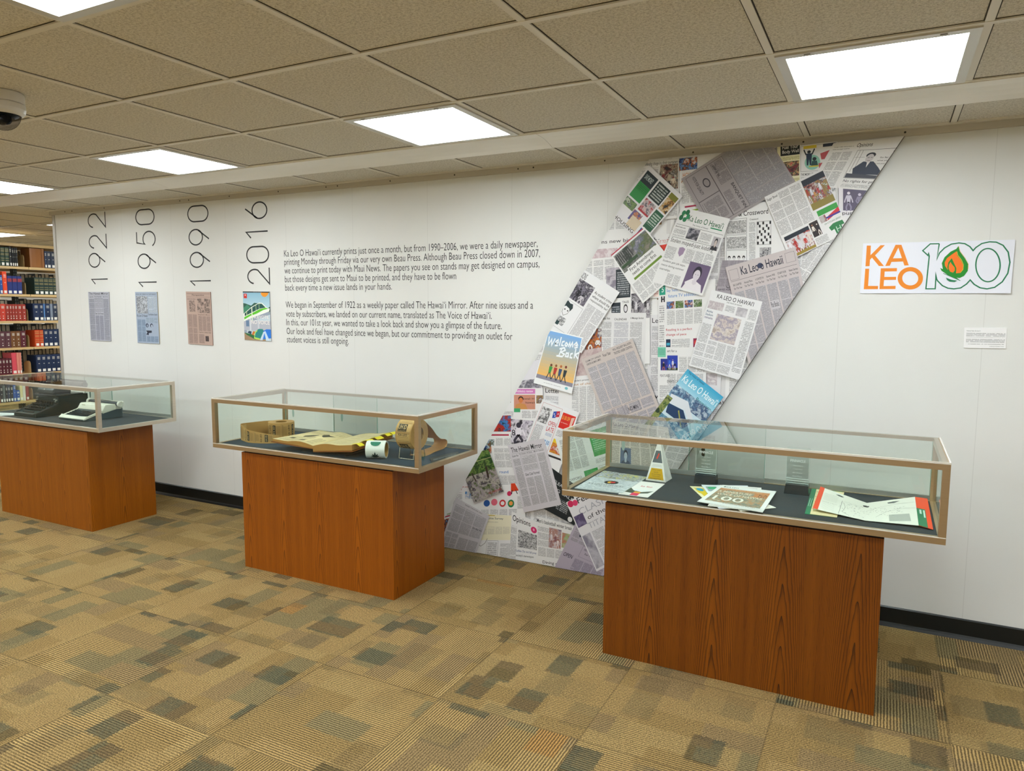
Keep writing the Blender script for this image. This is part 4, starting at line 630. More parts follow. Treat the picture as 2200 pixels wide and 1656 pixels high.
numeral('2016', [('2', -4.2253, -4.0077, 1.7244, 1.841), ('0', -4.2291, -4.0089, 1.8792, 1.9958), ('1', -4.2279, -4.0114, 2.0599, 2.1036), ('6', -4.2307, -4.0138, 2.1967, 2.314)], 'thin black vertical numeral 2016 above the colourful monorail cover')
# white breaks in the worn digits are left as they are in the vinyl
# ---------------------------------------------------------------- wall text
def wall_text(lines, label):
    t = thing('wall_text', label, 'wall lettering', (-2.85, 0, 0), group='paragraphs of black lettering on the wall'); o = tuple(t.location)
    for s_, xa, xb, zb in lines:
        m = MB(); vs, fs, w_, h_ = text_mesh(s_, -.004); k = (xb-xa)/w_
        asc = .062/.95; ft = bpy.data.curves
        i0 = len(m.v); mi = m.mi(INK)
        desc = DESC(s_)
        for x, y in vs: m.v.append((xa+(xb-xa)*x, -.0006, zb+(y*h_-desc)*.0665))
        for f in fs: m.f.append([i0+i for i in f]); m.fm.append(mi); m.uv.append([(0, 0)]*len(f)); m.sm.append(False)
        m.build('text_line', t, o)
def DESC(s_):
    for ch in s_:
        if ch in 'gjpqy': return .215
    return .13 if ',' in s_ else .01
wall_text([('Ka Leo O Hawai‘i currently prints just once a month, but from 1990–2006, we were a daily newspaper,', -3.8593, -1.8494, 1.9146),
 ('printing Monday through Friday via our very own Beau Press. Although Beau Press closed down in 2007,', -3.8592, -1.8337, 1.8552),
 ('we continue to print today with Maui News. The papers you see on stands may get designed on campus,', -3.8593, -1.8363, 1.7944),
 ('but those designs get sent to Maui to be printed, and they have to be flown', -3.8579, -2.4141, 1.733),
 ('back every time a new issue lands in your hands.', -3.857, -2.9117, 1.6728)], 'upper paragraph of small black lettering beginning Ka Leo O Hawaii, right of the numerals')
wall_text([('We began in September of 1922 as a weekly paper called The Hawai‘i Mirror. After nine issues and a', -3.857, -1.8757, 1.5507),
 ('vote by subscribers, we landed on our current name, translated as The Voice of Hawai‘i.', -3.8567, -2.158, 1.4864),
 ('In this, our 101st year, we wanted to take a look back and show you a glimpse of the future.', -3.8549, -2.0879, 1.425),
 ('Our look and feel have changed since we began, but our commitment to providing an outlet for', -3.855, -2.0139, 1.3614),
 ('student voices is still ongoing.', -3.8544, -3.284, 1.3018)], 'lower paragraph of small black lettering beginning We began in September of 1922')

# ---------------------------------------------------------------- four framed-size front pages under the numerals
def clipping(q, items, paper, name, label, edge):
    cx = sum(p[0] for p in q)/4
    t = thing(name, label, 'newspaper', (cx, 0, q[3][1]), group='printed boards under the year numerals'); o = tuple(t.location)
    m = MB(); m.prism([(x, -.0055, z) for x, z in (q[3], q[2], q[1], q[0])], (0, .0054, 0), mat(edge, .6)); m.build('board', t, o)
    page(q, items, paper, 'wall', .0058).build('printed_front', t, o)
clipping([(-6.1367, 1.6804), (-5.8547, 1.6785), (-5.8614, 1.2609), (-6.1352, 1.2623)], [('h', .03, .01, .97, .055, 'The Hawaii Mirror', '#22202a', .03), ('c', .02, .075, .98, .078, '#3a3840'), ('h', .05, .09, .25, .115, 'Student Plan'), ('h', .3, .085, .65, .11, 'First Number'), ('h', .72, .09, .95, .115, 'March Day'), ('t', .03, .14, .28, .98, 1, '#4a4a58', '#a9abb8'), ('b', .3, .13, .7, .4, '#4a4a58', .008), ('t', .32, .14, .68, .39, 1, '#5a5a68', '#b9bac6'), ('h', .3, .42, .7, .46, 'Glee Club Formed'), ('t', .3, .48, .7, .98, 2, '#4a4a58', '#a4a6b6'), ('t', .72, .14, .97, .98, 1, '#4a4a58', '#a9abb8')], '#b6b8c4', 'newspaper_board', 'grey old front page The Hawaii Mirror mounted under the numeral 1922', '#8c8a90')
clipping([(-5.5129, 1.6761), (-5.2416, 1.6743), (-5.2393, 1.2551), (-5.5119, 1.2578)], [('h', .04, .035, .95, .055, 'PICK OF TERRY IS TOP RIGHT', '#2a2a34', .02), ('p', .04, .08, .55, .42, ['#dfe3e8', '#c9ced6', '#3a3c48', '#d9dde4', '#c2c8d2'], 50), ('t', .58, .08, .97, .4, 2, '#5a6a7a', '#c2ccd8'), ('h', .04, .44, .52, .485, 'Ka Leo O Hawaii', '#22202a', .03), ('h', .55, .42, .97, .46, 'Candidates Speak', '#22202a', .02), ('t', .04, .54, .42, .97, 2, '#4a5a72', '#8fa3bc'), ('t', .44, .5, .97, .6, 3, '#4a5a72', '#a9b8ca'), ('o', .42, .61, .55, .69, '#26304a'), ('o', .46, .63, .52, .68, '#9aa8bc'), ('o', .62, .61, .75, .69, '#26304a'), ('o', .66, .63, .73, .69, '#b4c0d0'), ('g', 0, 0, 0, 0, '#1c2438', [(.42, .75), (.68, .75), (.68, .79), (.54, .8), (.54, .84), (.42, .83), (.48, .79)]), ('t', .44, .86, .97, .97, 3, '#4a5a72', '#8fa3bc')], '#a3b0c4', 'newspaper_board', 'bluish old front page with small portraits mounted under the numeral 1950', '#a89a72')
clipping([(-4.9002, 1.6756), (-4.6254, 1.6701), (-4.6196, 1.2585), (-4.8958, 1.264)], [('c', .02, .035, .98, .04, '#5a4a48'), ('h', .25, .05, .74, .085, 'Perspective', '#2c2426', .02), ('c', .02, .1, .98, .103, '#5a4a48'), ('h', .04, .13, .4, .15, 'Lovers and others'), ('p', .12, .17, .36, .38, ['#c2a79b', '#c2a79b', '#4a3c3a', '#c2a79b', '#c2a79b'], 50), ('p', .45, .13, .72, .4, ['#c2a79b', '#3a2e2e', '#c2a79b', '#c2a79b'], 44), ('p', .74, .13, .96, .4, ['#c2a79b', '#c2a79b', '#3a2e2e', '#c2a79b'], 44), ('t', .04, .43, .42, .98, 2, '#5a4a4a', '#b89d92'), ('h', .46, .42, .95, .445, 'Going bonds in Moscow', '#2c2426', .02), ('t', .46, .46, .96, .74, 3, '#5a4a4a', '#b89d92'), ('h', .46, .75, .95, .775, 'I had in a white man', '#2c2426', .02), ('t', .46, .8, .68, .97, 1, '#5a4a4a', '#b89d92'), ('p', .72, .83, .86, .93, ['#b89d92', '#3a2e2e', '#5a4a48'], 40)], '#bfa498', 'newspaper_board', 'brownish old Perspective page mounted under the numeral 1990', '#8c6a5c')
VF = [('v', .0, .02, 1, .45, '#8fbfd8', '#c9e2ea'), ('c', .0, .0, 1, .022, '#17181c'), ('h', .4, .004, .72, .018, 'THE VOICE VOTER GUIDE', '#8c8c90'), ('c', .03, .045, .15, .14, '#d8281e'), ('o', .07, .06, .11, .09, '#f0d8d4'), ('g', 0, 0, 0, 0, '#f29a1e', [(.68, .022), (.97, .022), (.93, .07), (.84, .11), (.75, .1), (.69, .06)]),
      ('g', 0, 0, 0, 0, '#245a4a', [(0, .24), (.1, .25), (.3, .29), (.42, .23), (.6, .24), (.85, .36), (1, .3), (1, .42), (0, .55)]), ('g', 0, 0, 0, 0, '#3a8a6a', [(0, .34), (.15, .27), (.28, .33), (0, .5)]),
      ('g', 0, 0, 0, 0, '#9aa6b8', [(0, .62), (.4, .5), (1, .4), (1, .46), (.5, .57), (.1, .66), (.1, .9), (0, .9)]), ('c', .0, .6, 1, .80, '#b9bcc8'), ('c', .22, .55, .27, .8, '#d9dce2'), ('c', .52, .5, .58, .8, '#cdd0d8'), ('c', .08, .6, .2, .72, '#6a86a8'),
      ('g', 0, 0, 0, 0, '#f2f6ee', [(0, .46), (.3, .32), (.6, .225), (.72, .23), (.88, .32), (.99, .34), (.96, .40), (.55, .49), (.3, .54), (.0, .62)]), ('g', 0, 0, 0, 0, '#17544e', [(.04, .455), (.3, .335), (.58, .245), (.7, .245), (.84, .32), (.6, .35), (.28, .44), (.04, .51)]), ('g', 0, 0, 0, 0, '#5ec922', [(.02, .53), (.28, .455), (.6, .36), (.82, .325), (.95, .34), (.76, .37), (.5, .45), (.26, .5), (.02, .58)]),
      ('s', 0, 0, 0, 0, '#e6f2d8', [(.32, .32), (.32, .6)], .035), ('s', 0, 0, 0, 0, '#c9e8a8', [(.6, .23), (.6, .36)], .012), ('s', 0, 0, 0, 0, '#c9e8a8', [(.48, .26), (.48, .4)], .012), ('s', 0, 0, 0, 0, '#c9e8a8', [(.12, .41), (.12, .5)], .02),
      ('h', .33, .485, .96, .56, 'NO VOTE,', '#f6efe9', .05), ('h', .28, .585, .96, .665, 'NO VOICE', '#f6efe9', .05), ('g', 0, 0, 0, 0, '#a88a6a', [(0, .86), (.4, .93), (.8, .96), (.8, 1), (0, 1)]), ('g', 0, 0, 0, 0, '#1f6a34', [(0, .85), (.3, .88), (.6, .94), (.4, .98), (.1, .9)]), ('g', 0, 0, 0, 0, '#17405a', [(.12, .85), (.18, .81), (.28, .82), (.26, .88)]), ('g', 0, 0, 0, 0, '#d0782a', [(.28, .88), (.34, .81), (.42, .82), (.36, .9)]),
      ('g', 0, 0, 0, 0, '#1f8a86', [(.36, .95), (.42, .82), (.55, .76), (.7, .76), (.8, .84), (.78, .97)]), ('g', 0, 0, 0, 0, '#1f7ae0', [(.72, .8), (.84, .76), (1, .76), (1, .94), (.7, .97)]), ('g', 0, 0, 0, 0, '#cfe4f6', [(.58, .99), (.72, .82), (.8, .8), (.94, .99), (.82, .99), (.76, .84), (.68, .99)]), ('s', 0, 0, 0, 0, '#b8e85a', [(.37, .95), (.42, .84), (.5, .79)], .02), ('s', 0, 0, 0, 0, '#b8e85a', [(.37, .95), (.58, .97)], .03)]
clipping([(-4.2779, 1.6712), (-4.0077, 1.6675), (-4.0037, 1.3059), (-4.2742, 1.3116)], VF, '#c9d8e0', 'magazine_board', 'colourful monorail and tents cover No Vote No Voice under the numeral 2016', '#8c8a90')

# ---------------------------------------------------------------- banner and placard
t = thing('banner', 'white paper banner with orange KA LEO and green outlined 100 taped on the wall', 'banner', (.187, 0, 1.63)); o = tuple(t.location)
bq = [(-0.1154, 1.8707), (0.4921, 1.8646), (0.4891, 1.629), (-0.1177, 1.6326)]
m = MB(); N = 24; F = bil(bq)
def sheet_y(u, v): return -.003-.003*(v**4)*max(0, math.sin(u*math.pi*2.3+.3))-.005*u*u*u
for i in range(N):
    for j in range(6):
        c = [(i/N, j/6), ((i+1)/N, j/6), ((i+1)/N, (j+1)/6), (i/N, (j+1)/6)]
        m.face([Vector((F(a, b).x, sheet_y(a, b), F(a, b).y)) for a, b in c[::-1]], mat('#ebedf8', .4), smooth=True)
m.build('sheet', t, o, weld=True)
ZQ = 0
def sgn(pts, x0=1800, y0=480, s=5.5):
    return [WP(x0+a/s, y0+b/s) for a, b in pts]
def WP(u, v):
    d = ((u-1100)/1550.6, -(v-828)/1550.6); dr = fw+r2*d[0]+u2*d[1]; k = 3.9127/dr.y; return (dr.x*k, 1.5435+dr.z*k)
def SY(x, z): return sheet_y(min(1, max(0, (x+.118)/.608)), min(1, max(0, (1.867-z)/.235)))
def PS(x, z): return Vector((x, SY(x, z)-.0009, z))
m = MB(); OR = mat('#f08a10', .5); GRN = mat('#157a50', .5)
for pl in ([(343, 262), (391, 262), (386, 375), (505, 258), (556, 256), (440, 378), (545, 503), (486, 503), (404, 404), (380, 430), (375, 503), (327, 506)],
           ):
    m.poly2(sgn(pl), OR, PS)
m.poly2(sgn([(682, 253), (752, 253), (838, 495), (786, 497), (770, 449), (634, 455), (615, 499), (560, 503)]), OR, PS)
m.poly2(sgn([(652, 413), (757, 410), (715, 288)]), mat('#ebedf8', .4), lambda x, z: Vector((x, SY(x, z)-.0013, z)))
m.poly2(sgn([(325, 535), (371, 535), (358, 738), (476, 738), (474, 776), (307, 777)]), OR, PS)
m.poly2(sgn([(508, 530), (699, 528), (697, 565), (553, 568), (550, 632), (688, 630), (687, 666), (546, 668), (540, 740), (683, 737), (681, 774), (492, 776)]), OR, PS)
def ell(cx, cy, rx, ry, a0=0, a1=360, n=40): return [(cx+rx*math.cos(math.radians(a0+(a1-a0)*i/n)), cy+ry*math.sin(math.radians(a0+(a1-a0)*i/n))) for i in range(n+1)]
m.ribbon2(sgn(ell(856, 648, 122, 108)[:-1]), .0190, OR, PS, True)
m.build('orange_letters', t, o)
m = MB()
out = [(1198, 240), (1092, 242), (1003, 322), (1066, 380), (1072, 350), (1080, 385), (1040, 772), (1150, 772), (1158, 640)]+[(1180, 680), (1235, 735), (1300, 765), (1370, 773), (1450, 762), (1520, 715), (1563, 668)]+[(1610, 720), (1680, 760), (1760, 773), (1850, 755), (1940, 690), (2005, 590), (2030, 460), (2010, 340), (1950, 260), (1870, 222), (1790, 218), (1700, 238), (1630, 285), (1597, 322)]+[(1560, 275), (1500, 240), (1430, 231), (1340, 245), (1260, 290), (1200, 350), (1175, 400), (1198, 240)]
m.ribbon2(sgn(out[:9]), .0052, GRN, PS); m.ribbon2(sgn([(1158, 640), (1155, 580), (1168, 660)]+out[9:-2]+[(1168, 430), (1198, 240)]), .0054, GRN, PS)
m.ribbon2(sgn(ell(1772, 493, 143, 196)[:-1]), .0054, GRN, PS, True); m.build('green_numerals', t, o)
m = MB(); PF = lambda k: (lambda x, z: Vector((x, SY(x, z)-.001-k*.0003, z)))
m.poly2(sgn([(1424, 268), (1440, 330), (1500, 410), (1538, 480), (1535, 560), (1490, 620), (1440, 645), (1400, 640), (1440, 670), (1447, 678), (1380, 650), (1300, 610), (1225, 560), (1208, 525), (1240, 540), (1228, 470), (1260, 400), (1330, 335), (1400, 300)]), mat('#0f8a1e', .5), PF(0))
m.poly2(sgn([(1402, 330), (1410, 380), (1450, 430), (1478, 490), (1475, 545), (1440, 585), (1395, 590), (1400, 530), (1372, 470), (1345, 410), (1305, 460), (1292, 520), (1300, 550), (1265, 500), (1262, 460), (1290, 410), (1350, 365)]), mat('#fb7a08', .5), PF(1))
m.poly2(sgn([(1330, 455), (1345, 480), (1380, 520), (1382, 555), (1360, 582), (1325, 570), (1308, 530), (1312, 490)]), mat('#fb7a08', .5), PF(1))
m.ribbon2(sgn([(1407, 332), (1416, 375), (1460, 432), (1483, 490), (1478, 545), (1445, 584)]), .0016, mat('#f4d03a', .5), PF(2))
m.ribbon2(sgn([(1426, 270), (1444, 330), (1505, 410), (1541, 482), (1537, 540)]), .0012, mat('#f0b83a', .5), PF(2))
m.ribbon2(sgn([(1245, 590), (1330, 625), (1445, 676)]), .0022, GRN, PF(2)); m.poly2(sgn([(1276, 640), (1340, 665), (1412, 676), (1380, 692), (1320, 688), (1290, 668)]), GRN, PF(2))
m.build('flame_emblem', t, o)
t = thing('placard', 'small white printed placard on the wall below the banner', 'placard', (.405, 0, 1.38)); o = tuple(t.location)
q = [(0.3238, 1.4739), (0.4869, 1.4733), (0.4875, 1.3822), (0.3257, 1.3808)]
MB().prism([(x, -.0035, z) for x, z in (q[3], q[2], q[1], q[0])], (0, .0034, 0), mat('#f2f1f2', .5)).build('board', t, o)
page(q, [('h', .05, .13, .38, .18, 'Volume Years: Ka Leo II', '#3a3a40', .02), ('t', .05, .25, .97, .42, 1, '#4a4a50', '#f2f1f2', .0055), ('t', .05, .46, .97, .74, 1, '#4a4a50', '#f2f1f2', .0055), ('t', .05, .78, .95, .82, 1, '#4a4a50', '#f2f1f2', .0055), ('h', .62, .89, .95, .93, 'Exhibit by the Student Council', '#3a3a40')], '#f2f1f2', 'wall', .0038).build('printed_front', t, o)

# ---------------------------------------------------------------- display cases
GLASS = m_glass('#fafefc', 1.0, 'case_glass'); GEDGE = mat('#7fa898', .2)
FR = m_brushed('#bfa684', .3); FR1 = m_brushed('#d3c9b8', .3); TRACK = mat('#a9aaa4', .35, .6)
DECK = m_fabric('#2b3236', '#363d42'); DECK2 = m_fabric('#1d2f3d', '#273b48')
W1 = m_wood('#602f00', '#8f4d00', '#9f5904', 'teak_veneer', 9., .2); W2 = m_wood('#5c2a00', '#914b00', '#a35804', 'teak_veneer', 9.); W3 = m_wood('#200e02', '#773d02', '#884a05', 'teak_veneer', 11., .4)
OVERHANG_SHADE = mat('#1b140f', .7)
ZB, ZT, FT = .7165, 1.012, .025
DZ = ZB+.0225                      # top of the deck
def case(xl, yf, wood, frame, deck, label, doors=(.24, .76)):
    xr, yb = xl+1.487, yf+.593; px0, px1, py0, py1 = xl+.193, xl+1.293, yf+.040, yf+.537
    t = thing('display_case', label, 'display case', ((xl+xr)/2, (yf+yb)/2, 0), group='glass topped display cases'); o = tuple(t.location)
    p = MB().box(px0, px1, py0, py1, 0, ZB-.018, wood).build('pedestal', t, o, bevel=.0015)
    MB().box(px0+.012, px1-.012, py0+.012, py1-.012, ZB-.018, ZB, OVERHANG_SHADE).build('overhang_shade', p)  # near-black band stands in for the shade under the overhanging case
    for ob in p.children: ob.location = (0, 0, 0); ob.data.transform(Matrix.Translation(-Vector(o)))
    MB().box(xl+.006, xr-.006, yf+.006, yb-.006, ZB+.002, DZ, deck).build('deck', t, o)
    f = FT
    for nm, bx in (('bottom_rail', [(xl+f, xr-f, yf, yf+f, ZB, ZB+f), (xl+f, xr-f, yb-f, yb, ZB, ZB+f), (xl, xl+f, yf+f, yb-f, ZB, ZB+f), (xr-f, xr, yf+f, yb-f, ZB, ZB+f)]),
                   ('top_rail', [(xl+f, xr-f, yf, yf+f, ZT-f, ZT), (xl+f, xr-f, yb-f*.5, yb, ZT-f*.6, ZT), (xl, xl+f, yf+f, yb-f, ZT-f, ZT), (xr-f, xr, yf+f, yb-f, ZT-f, ZT)]),
                   ('corner_post', [(xl, xl+f, yf, yf+f, ZB, ZT), (xr-f, xr, yf, yf+f, ZB, ZT), (xl, xl+f, yb-f, yb, ZB, ZT), (xr-f, xr, yb-f, yb, ZB, ZT)])):
        for b in bx: MB().box(*b, frame).build(nm, t, o, bevel=.004)
    GLINT = mat('#f6f3ec', .22, .3)  # near-white strips paint the highlight along the rail edges
    for b in ((xl+.001, xr-.001, yf-.0008, yf+.0045, ZT-.0035, ZT+.0034), (xr-.0045, xr+.0008, yf+.0045, yb-.001, ZT-.0025, ZT+.0034), (xl-.0008, xl+.0045, yf+.0045, yb-.001, ZT-.0025, ZT+.0034)):
        MB().box(*b, GLINT).build('rail_glint', t, o, bevel=.0015)
    for b in ((xl+.001, xr-.001, yf-.0006, yf+.003, ZB+FT-.002, ZB+FT+.0015),):
        MB().box(*b, GLINT).build('lower_rail_glint', t, o)  # same painted highlight along the front bottom rail
    def pane(nm, b, par=t):
        m = MB().box(*b, GLASS); return m.build(nm, par, o if par is t else (0, 0, 0))
    g = .004
    pane('top_glass', (xl+f*.4, xr-f*.4, yf+f*.4, yb-f*.3, ZT-.001, ZT+.003)); pane('front_glass', (xl+f, xr-f, yf+.010, yf+.010+g, ZB+f, ZT-f))
    pane('side_glass', (xl+.010, xl+.010+g, yf+f, yb-f, ZB+f, ZT-f)); pane('side_glass', (xr-.010-g, xr-.010, yf+f, yb-f, ZB+f, ZT-f))
    # sliding glass doors at the back
    a, b = xl+f, xr-f; L = b-a
    for k, (c, d, yy) in enumerate(((a, a+L*.53, yb-.024), (a+L*.28, b, yb-.012))):
        dr = MB().box(c, d, yy, yy+g, ZB+f+.016, ZT-f*.6, GLASS).build('sliding_door', t, o)
        sh = MB().box(c, d, yy-.003, yy+g+.003, ZB+f, ZB+f+.020, TRACK).build('door_shoe', dr); sh.data.transform(Matrix.Translation(-Vector(o)))
        fx_ = c+.07 if k else c+.07; pl = MB().prism([(fx_+.009*math.cos(q_), yy-.0008, .86+.03*math.sin(q_)) for q_ in [i*math.pi/8 for i in range(16)]], (0, .0007, 0), mat('#9db4ac', .3)).build('finger_pull', dr); pl.data.transform(Matrix.Translation(-Vector(o)))
        eg = MB().box(c, c+.002, yy-.0004, yy+g+.0004, ZB+f+.02, ZT-f*.6, GEDGE).box(d-.002, d, yy-.0004, yy+g+.0004, ZB+f+.02, ZT-f*.6, GEDGE).build('glass_edge', dr); eg.data.transform(Matrix.Translation(-Vector(o)))
    return t
case(-6.100, -.955, W1, FR1, DECK, 'wooden pedestal display case holding two typewriters, cut by the left edge of the photo')
case(-3.546, -.940, W2, FR, DECK2, 'wooden pedestal display case holding kraft label rolls and an open bound book')
case(-1.255, -.980, W3, FR, DECK, 'darkest and nearest wooden pedestal display case, holding papers, a pyramid and clear awards')

# ---------------------------------------------------------------- typewriters
def typewriter(kind, loc, label, w_, d_, h_):
    t = thing('typewriter', label, 'typewriter', (loc[0], loc[1], DZ), group=None)
    if kind == 'w': BODY, LOW, KEY, KN = mat('#dddccb', .4), mat('#34474c', .5), mat('#17262c', .35), mat('#d9d8cc', .35)
    else: BODY, LOW, KEY, KN = mat('#2c3030', .3), mat('#12272a', .35), mat('#0e1214', .3), mat('#15191c', .3)
    x0, x1 = -w_/2, w_/2
    if kind == 'w':
        # dark lower shell, wedge side profile
        prof = [(0, .004), (.012, 0), (d_, 0), (d_, h_*.55), (d_*.55, h_*.55), (0, .018)]
        m = MB(); m.prism([(x0+.004, y, z) for y, z in prof], (w_-.008, 0, 0), LOW); m.build('lower_shell', t, weld=True, bevel=.004)
        # pale top shell with keyboard well
        ky0, ky1 = .022, d_*.47
        zz = lambda y: .020+(h_*.50-.020)*min(1, y/(d_*.5))
        m = MB(); rim = .016
        m.prism([(x0, 0, .010), (x0, 0, .020), (x0, ky0, zz(ky0)+.004), (x0, ky0, .012)], (w_, 0, 0), BODY)
        for a, b in ((x0, x0+rim), (x1-rim, x1)): m.prism([(a, ky0, zz(ky0)-.012), (a, ky0, zz(ky0)+.004), (a, ky1, zz(ky1)+.004), (a, ky1, zz(ky1)-.012)], (b-a, 0, 0), BODY)
        m.prism([(x0, ky1, zz(ky1)-.02), (x0, ky1, zz(ky1)+.004), (x0, ky1+.022, h_*.80), (x0, ky1+.035, h_*.83), (x0, d_*.80, h_*.80), (x0, d_*.84, h_*.74), (x0, d_*.84, h_*.5)], (w_, 0, 0), BODY)
        m.build('top_shell', t, weld=True, bevel=.004)
        MB().box(x0+.035, x0+.075, ky1+.014, ky1+.015, h_*.70, h_*.73, mat('#8a7f5a', .4)).build('badge', t)
        kz0 = zz(ky0)
        for r_ in range(4):
            y = ky0+.030+r_*(ky1-ky0-.035)/4; z = zz(y)-.002
            m = MB()
            nk = 12
            for k in range(nk):
                kx = x0+rim+.012+r_*-.002+(w_-2*rim-.024)*(k+.5)/nk; s_ = .0075
                m.prism([(kx-s_, y-s_, z), (kx+s_, y-s_, z), (kx+s_, y+s_, z), (kx-s_, y+s_, z)], (0, 0, .007), KEY)
            m.build('key_row', t)
        MB().box(x0+.07, x1-.07, ky0+.004, ky0+.015, kz0-.006, kz0+.003, KEY).build('space_bar', t, bevel=.002)
        MB().box(x0+rim, x1-rim, ky0, ky1, .010, .013, mat('#15232a', .6)).build('key_well', t)
        # carriage
        cy, cz = d_*.86, h_*.80
        MB().lathe([(0, -w_/2-.02), (.017, -w_/2-.02), (.017, w_/2+.02), (0, w_/2+.02)], (0, cy, cz), mat('#22262a', .4), 24, 'x').build('platen', t)
        MB().box(x0-.008, x1+.008, cy-.024, cy+.024, cz-.036, cz-.016, BODY).box(x0-.012, x1+.012, cy+.018, cy+.026, cz-.03, cz+.018, BODY).build('carriage', t, bevel=.003)
        for s_ in (-1, 1):
            kb = MB().lathe([(0, 0), (.02, 0), (.024, s_*.004), (.024, s_*.018), (.02, s_*.022), (.012, s_*.0225), (.011, s_*.020), (0, s_*.020)], (s_*(w_/2+.021), cy, cz), KN, 24, 'x').build('platen_knob', t)
        MB().tube([(x1+.01, cy+.012, cz+.004), (x1+.03, cy+.02, cz+.018), (x1+.05, cy+.012, cz+.012)], .005, KN).build('release_lever', t)
        MB().tube([(x0+.05, cy-.02, cz+.022), (0, cy-.022, cz+.026), (x1-.05, cy-.02, cz+.022)], .0022, mat('#7d7a72', .3, .8)).build('paper_bail', t)
    else:
        prof = [(0, 0), (d_*.98, 0), (d_, .01), (d_, h_*.62), (d_*.44, h_*.62), (d_*.42, h_*.36), (.0, .022)]
        m = MB(); m.prism([(x0, y, z) for y, z in prof], (w_, 0, 0), LOW); m.build('body', t, weld=True, bevel=.005)
        m = MB()
        hd = [(d_*.40, h_*.66), (d_*.42, h_*.78), (d_*.48, h_*.88), (d_*.56, h_*.92), (d_*.72, h_*.92), (d_*.76, h_*.86), (d_*.76, h_*.64)]
        m.prism([(x0+.012, y, z) for y, z in hd], (w_*.86-.024, 0, 0), BODY); m.build('hood', t, weld=True, bevel=.022)
        MB().prism([(x0-.004, d_*.385, h_*.62), (x1+.004, d_*.385, h_*.62), (x1+.004, d_*.9, h_*.62), (x0-.004, d_*.9, h_*.62)], (0, 0, .008), mat('#3a3f40', .25)).build('hood_rim', t, bevel=.002)
        MB().prism([(-.02+.008*math.cos(a), d_*.41+.001, h_*.80+.005*math.sin(a)) for a in [i*math.pi/6 for i in range(12)]], (0, -.006, 0), mat('#a9a9a4', .4)).build('badge', t)
        fr = MB().tube([(x0+.006, d_*.42, h_*.36), (x0+.006, .012, .028), (x0+.02, .002, .024), (x1-.02, .002, .024), (x1-.006, .012, .028), (x1-.006, d_*.42, h_*.36)], .006, BODY).build('keyboard_frame', t)
        for r_ in range(5):
            y = .03+r_*d_*.075; z = .034+r_*h_*.068; m = MB()
            if r_ == 0: m.box(x0+.07, x1-.07, y-.006, y+.006, z-.006, z+.002, KEY)
            else:
                for k in range(11):
                    kx = x0+.026+(w_-.052)*(k+.5)/11+.003*(r_ % 2)
                    m.lathe([(0, z+.006), (.0085, z+.006), (.0095, z+.004), (.0095, z+.001), (.003, z), (.003, z-.02)], (kx, y, 0), KEY, 12)
            m.build('space_bar' if r_ == 0 else 'key_row', t)
        for a, b in ((x0+.012, h_*.52), (x0+.010, h_*.44), (x1-.04, h_*.50), (x1-.02, h_*.47), (x1-.03, h_*.42)):
            MB().lathe([(0, -.008), (.005, -.007), (.006, 0), (.006, .01)], (a, d_*.42, b), mat('#c9c8c0', .3, .5), 12, 'y').build('rivet', t)
        cy, cz = d_*.84, h_*.93
        MB().lathe([(0, -w_/2-.03), (.021, -w_/2-.03), (.021, w_/2+.03), (0, w_/2+.03)], (.02, cy, cz), KEY, 24, 'x').build('platen', t)
        MB().box(x0-.012, x1+.052, cy-.03, cy+.03, cz-.04, cz-.02, mat('#3a3d38', .35, .4)).box(x0, x1+.04, cy+.022, cy+.03, cz-.03, cz+.03, LOW).build('carriage', t, bevel=.003)
        for s_ in (-1, 1): MB().lathe([(0, 0), (.020, 0), (.023, s_*.004), (.023, s_*.02), (.018, s_*.024), (0, s_*.024)], (.02+s_*(w_/2+.031), cy, cz), KEY, 24, 'x').build('platen_knob', t)
        MB().tube([(x0-.01, cy-.02, cz), (x0-.01, cy-.06, cz+.035), (x0+.03, cy-.08, cz+.04)], .003, mat('#b9b8b0', .3, .8)).build('return_lever', t)
    return t
typewriter('w', (-5.158, -.806), 'white portable typewriter with black keys in the left display case', .298, .300, .125)
typewriter('b', (-5.628, -.862), 'black old typewriter with a rounded hood, behind and left of the white one', .272, .40, .235)
def sheet(name, q, items, paper, label, cat, z=0., th=.0016, group=None, edge=None):
    cx, cy = sum(p[0] for p in q)/4, sum(p[1] for p in q)/4
    mb = page(q, items, paper, 'deck', DZ+z+th+.0004, th, edge=edge); ob = mb.build(name, None, (cx, cy, DZ+z)); return tag(ob, label, cat, group)
sheet('paper_card', [(-6.0091, -0.8411), (-5.8858, -0.7981), (-5.7785, -0.8557), (-5.8343, -0.9319)], [('t', .1, .2, .9, .8, 1, '#8a9094', '#f2f6f6')], '#f2f6f6', 'small white card beside the black typewriter in the left case', 'card')

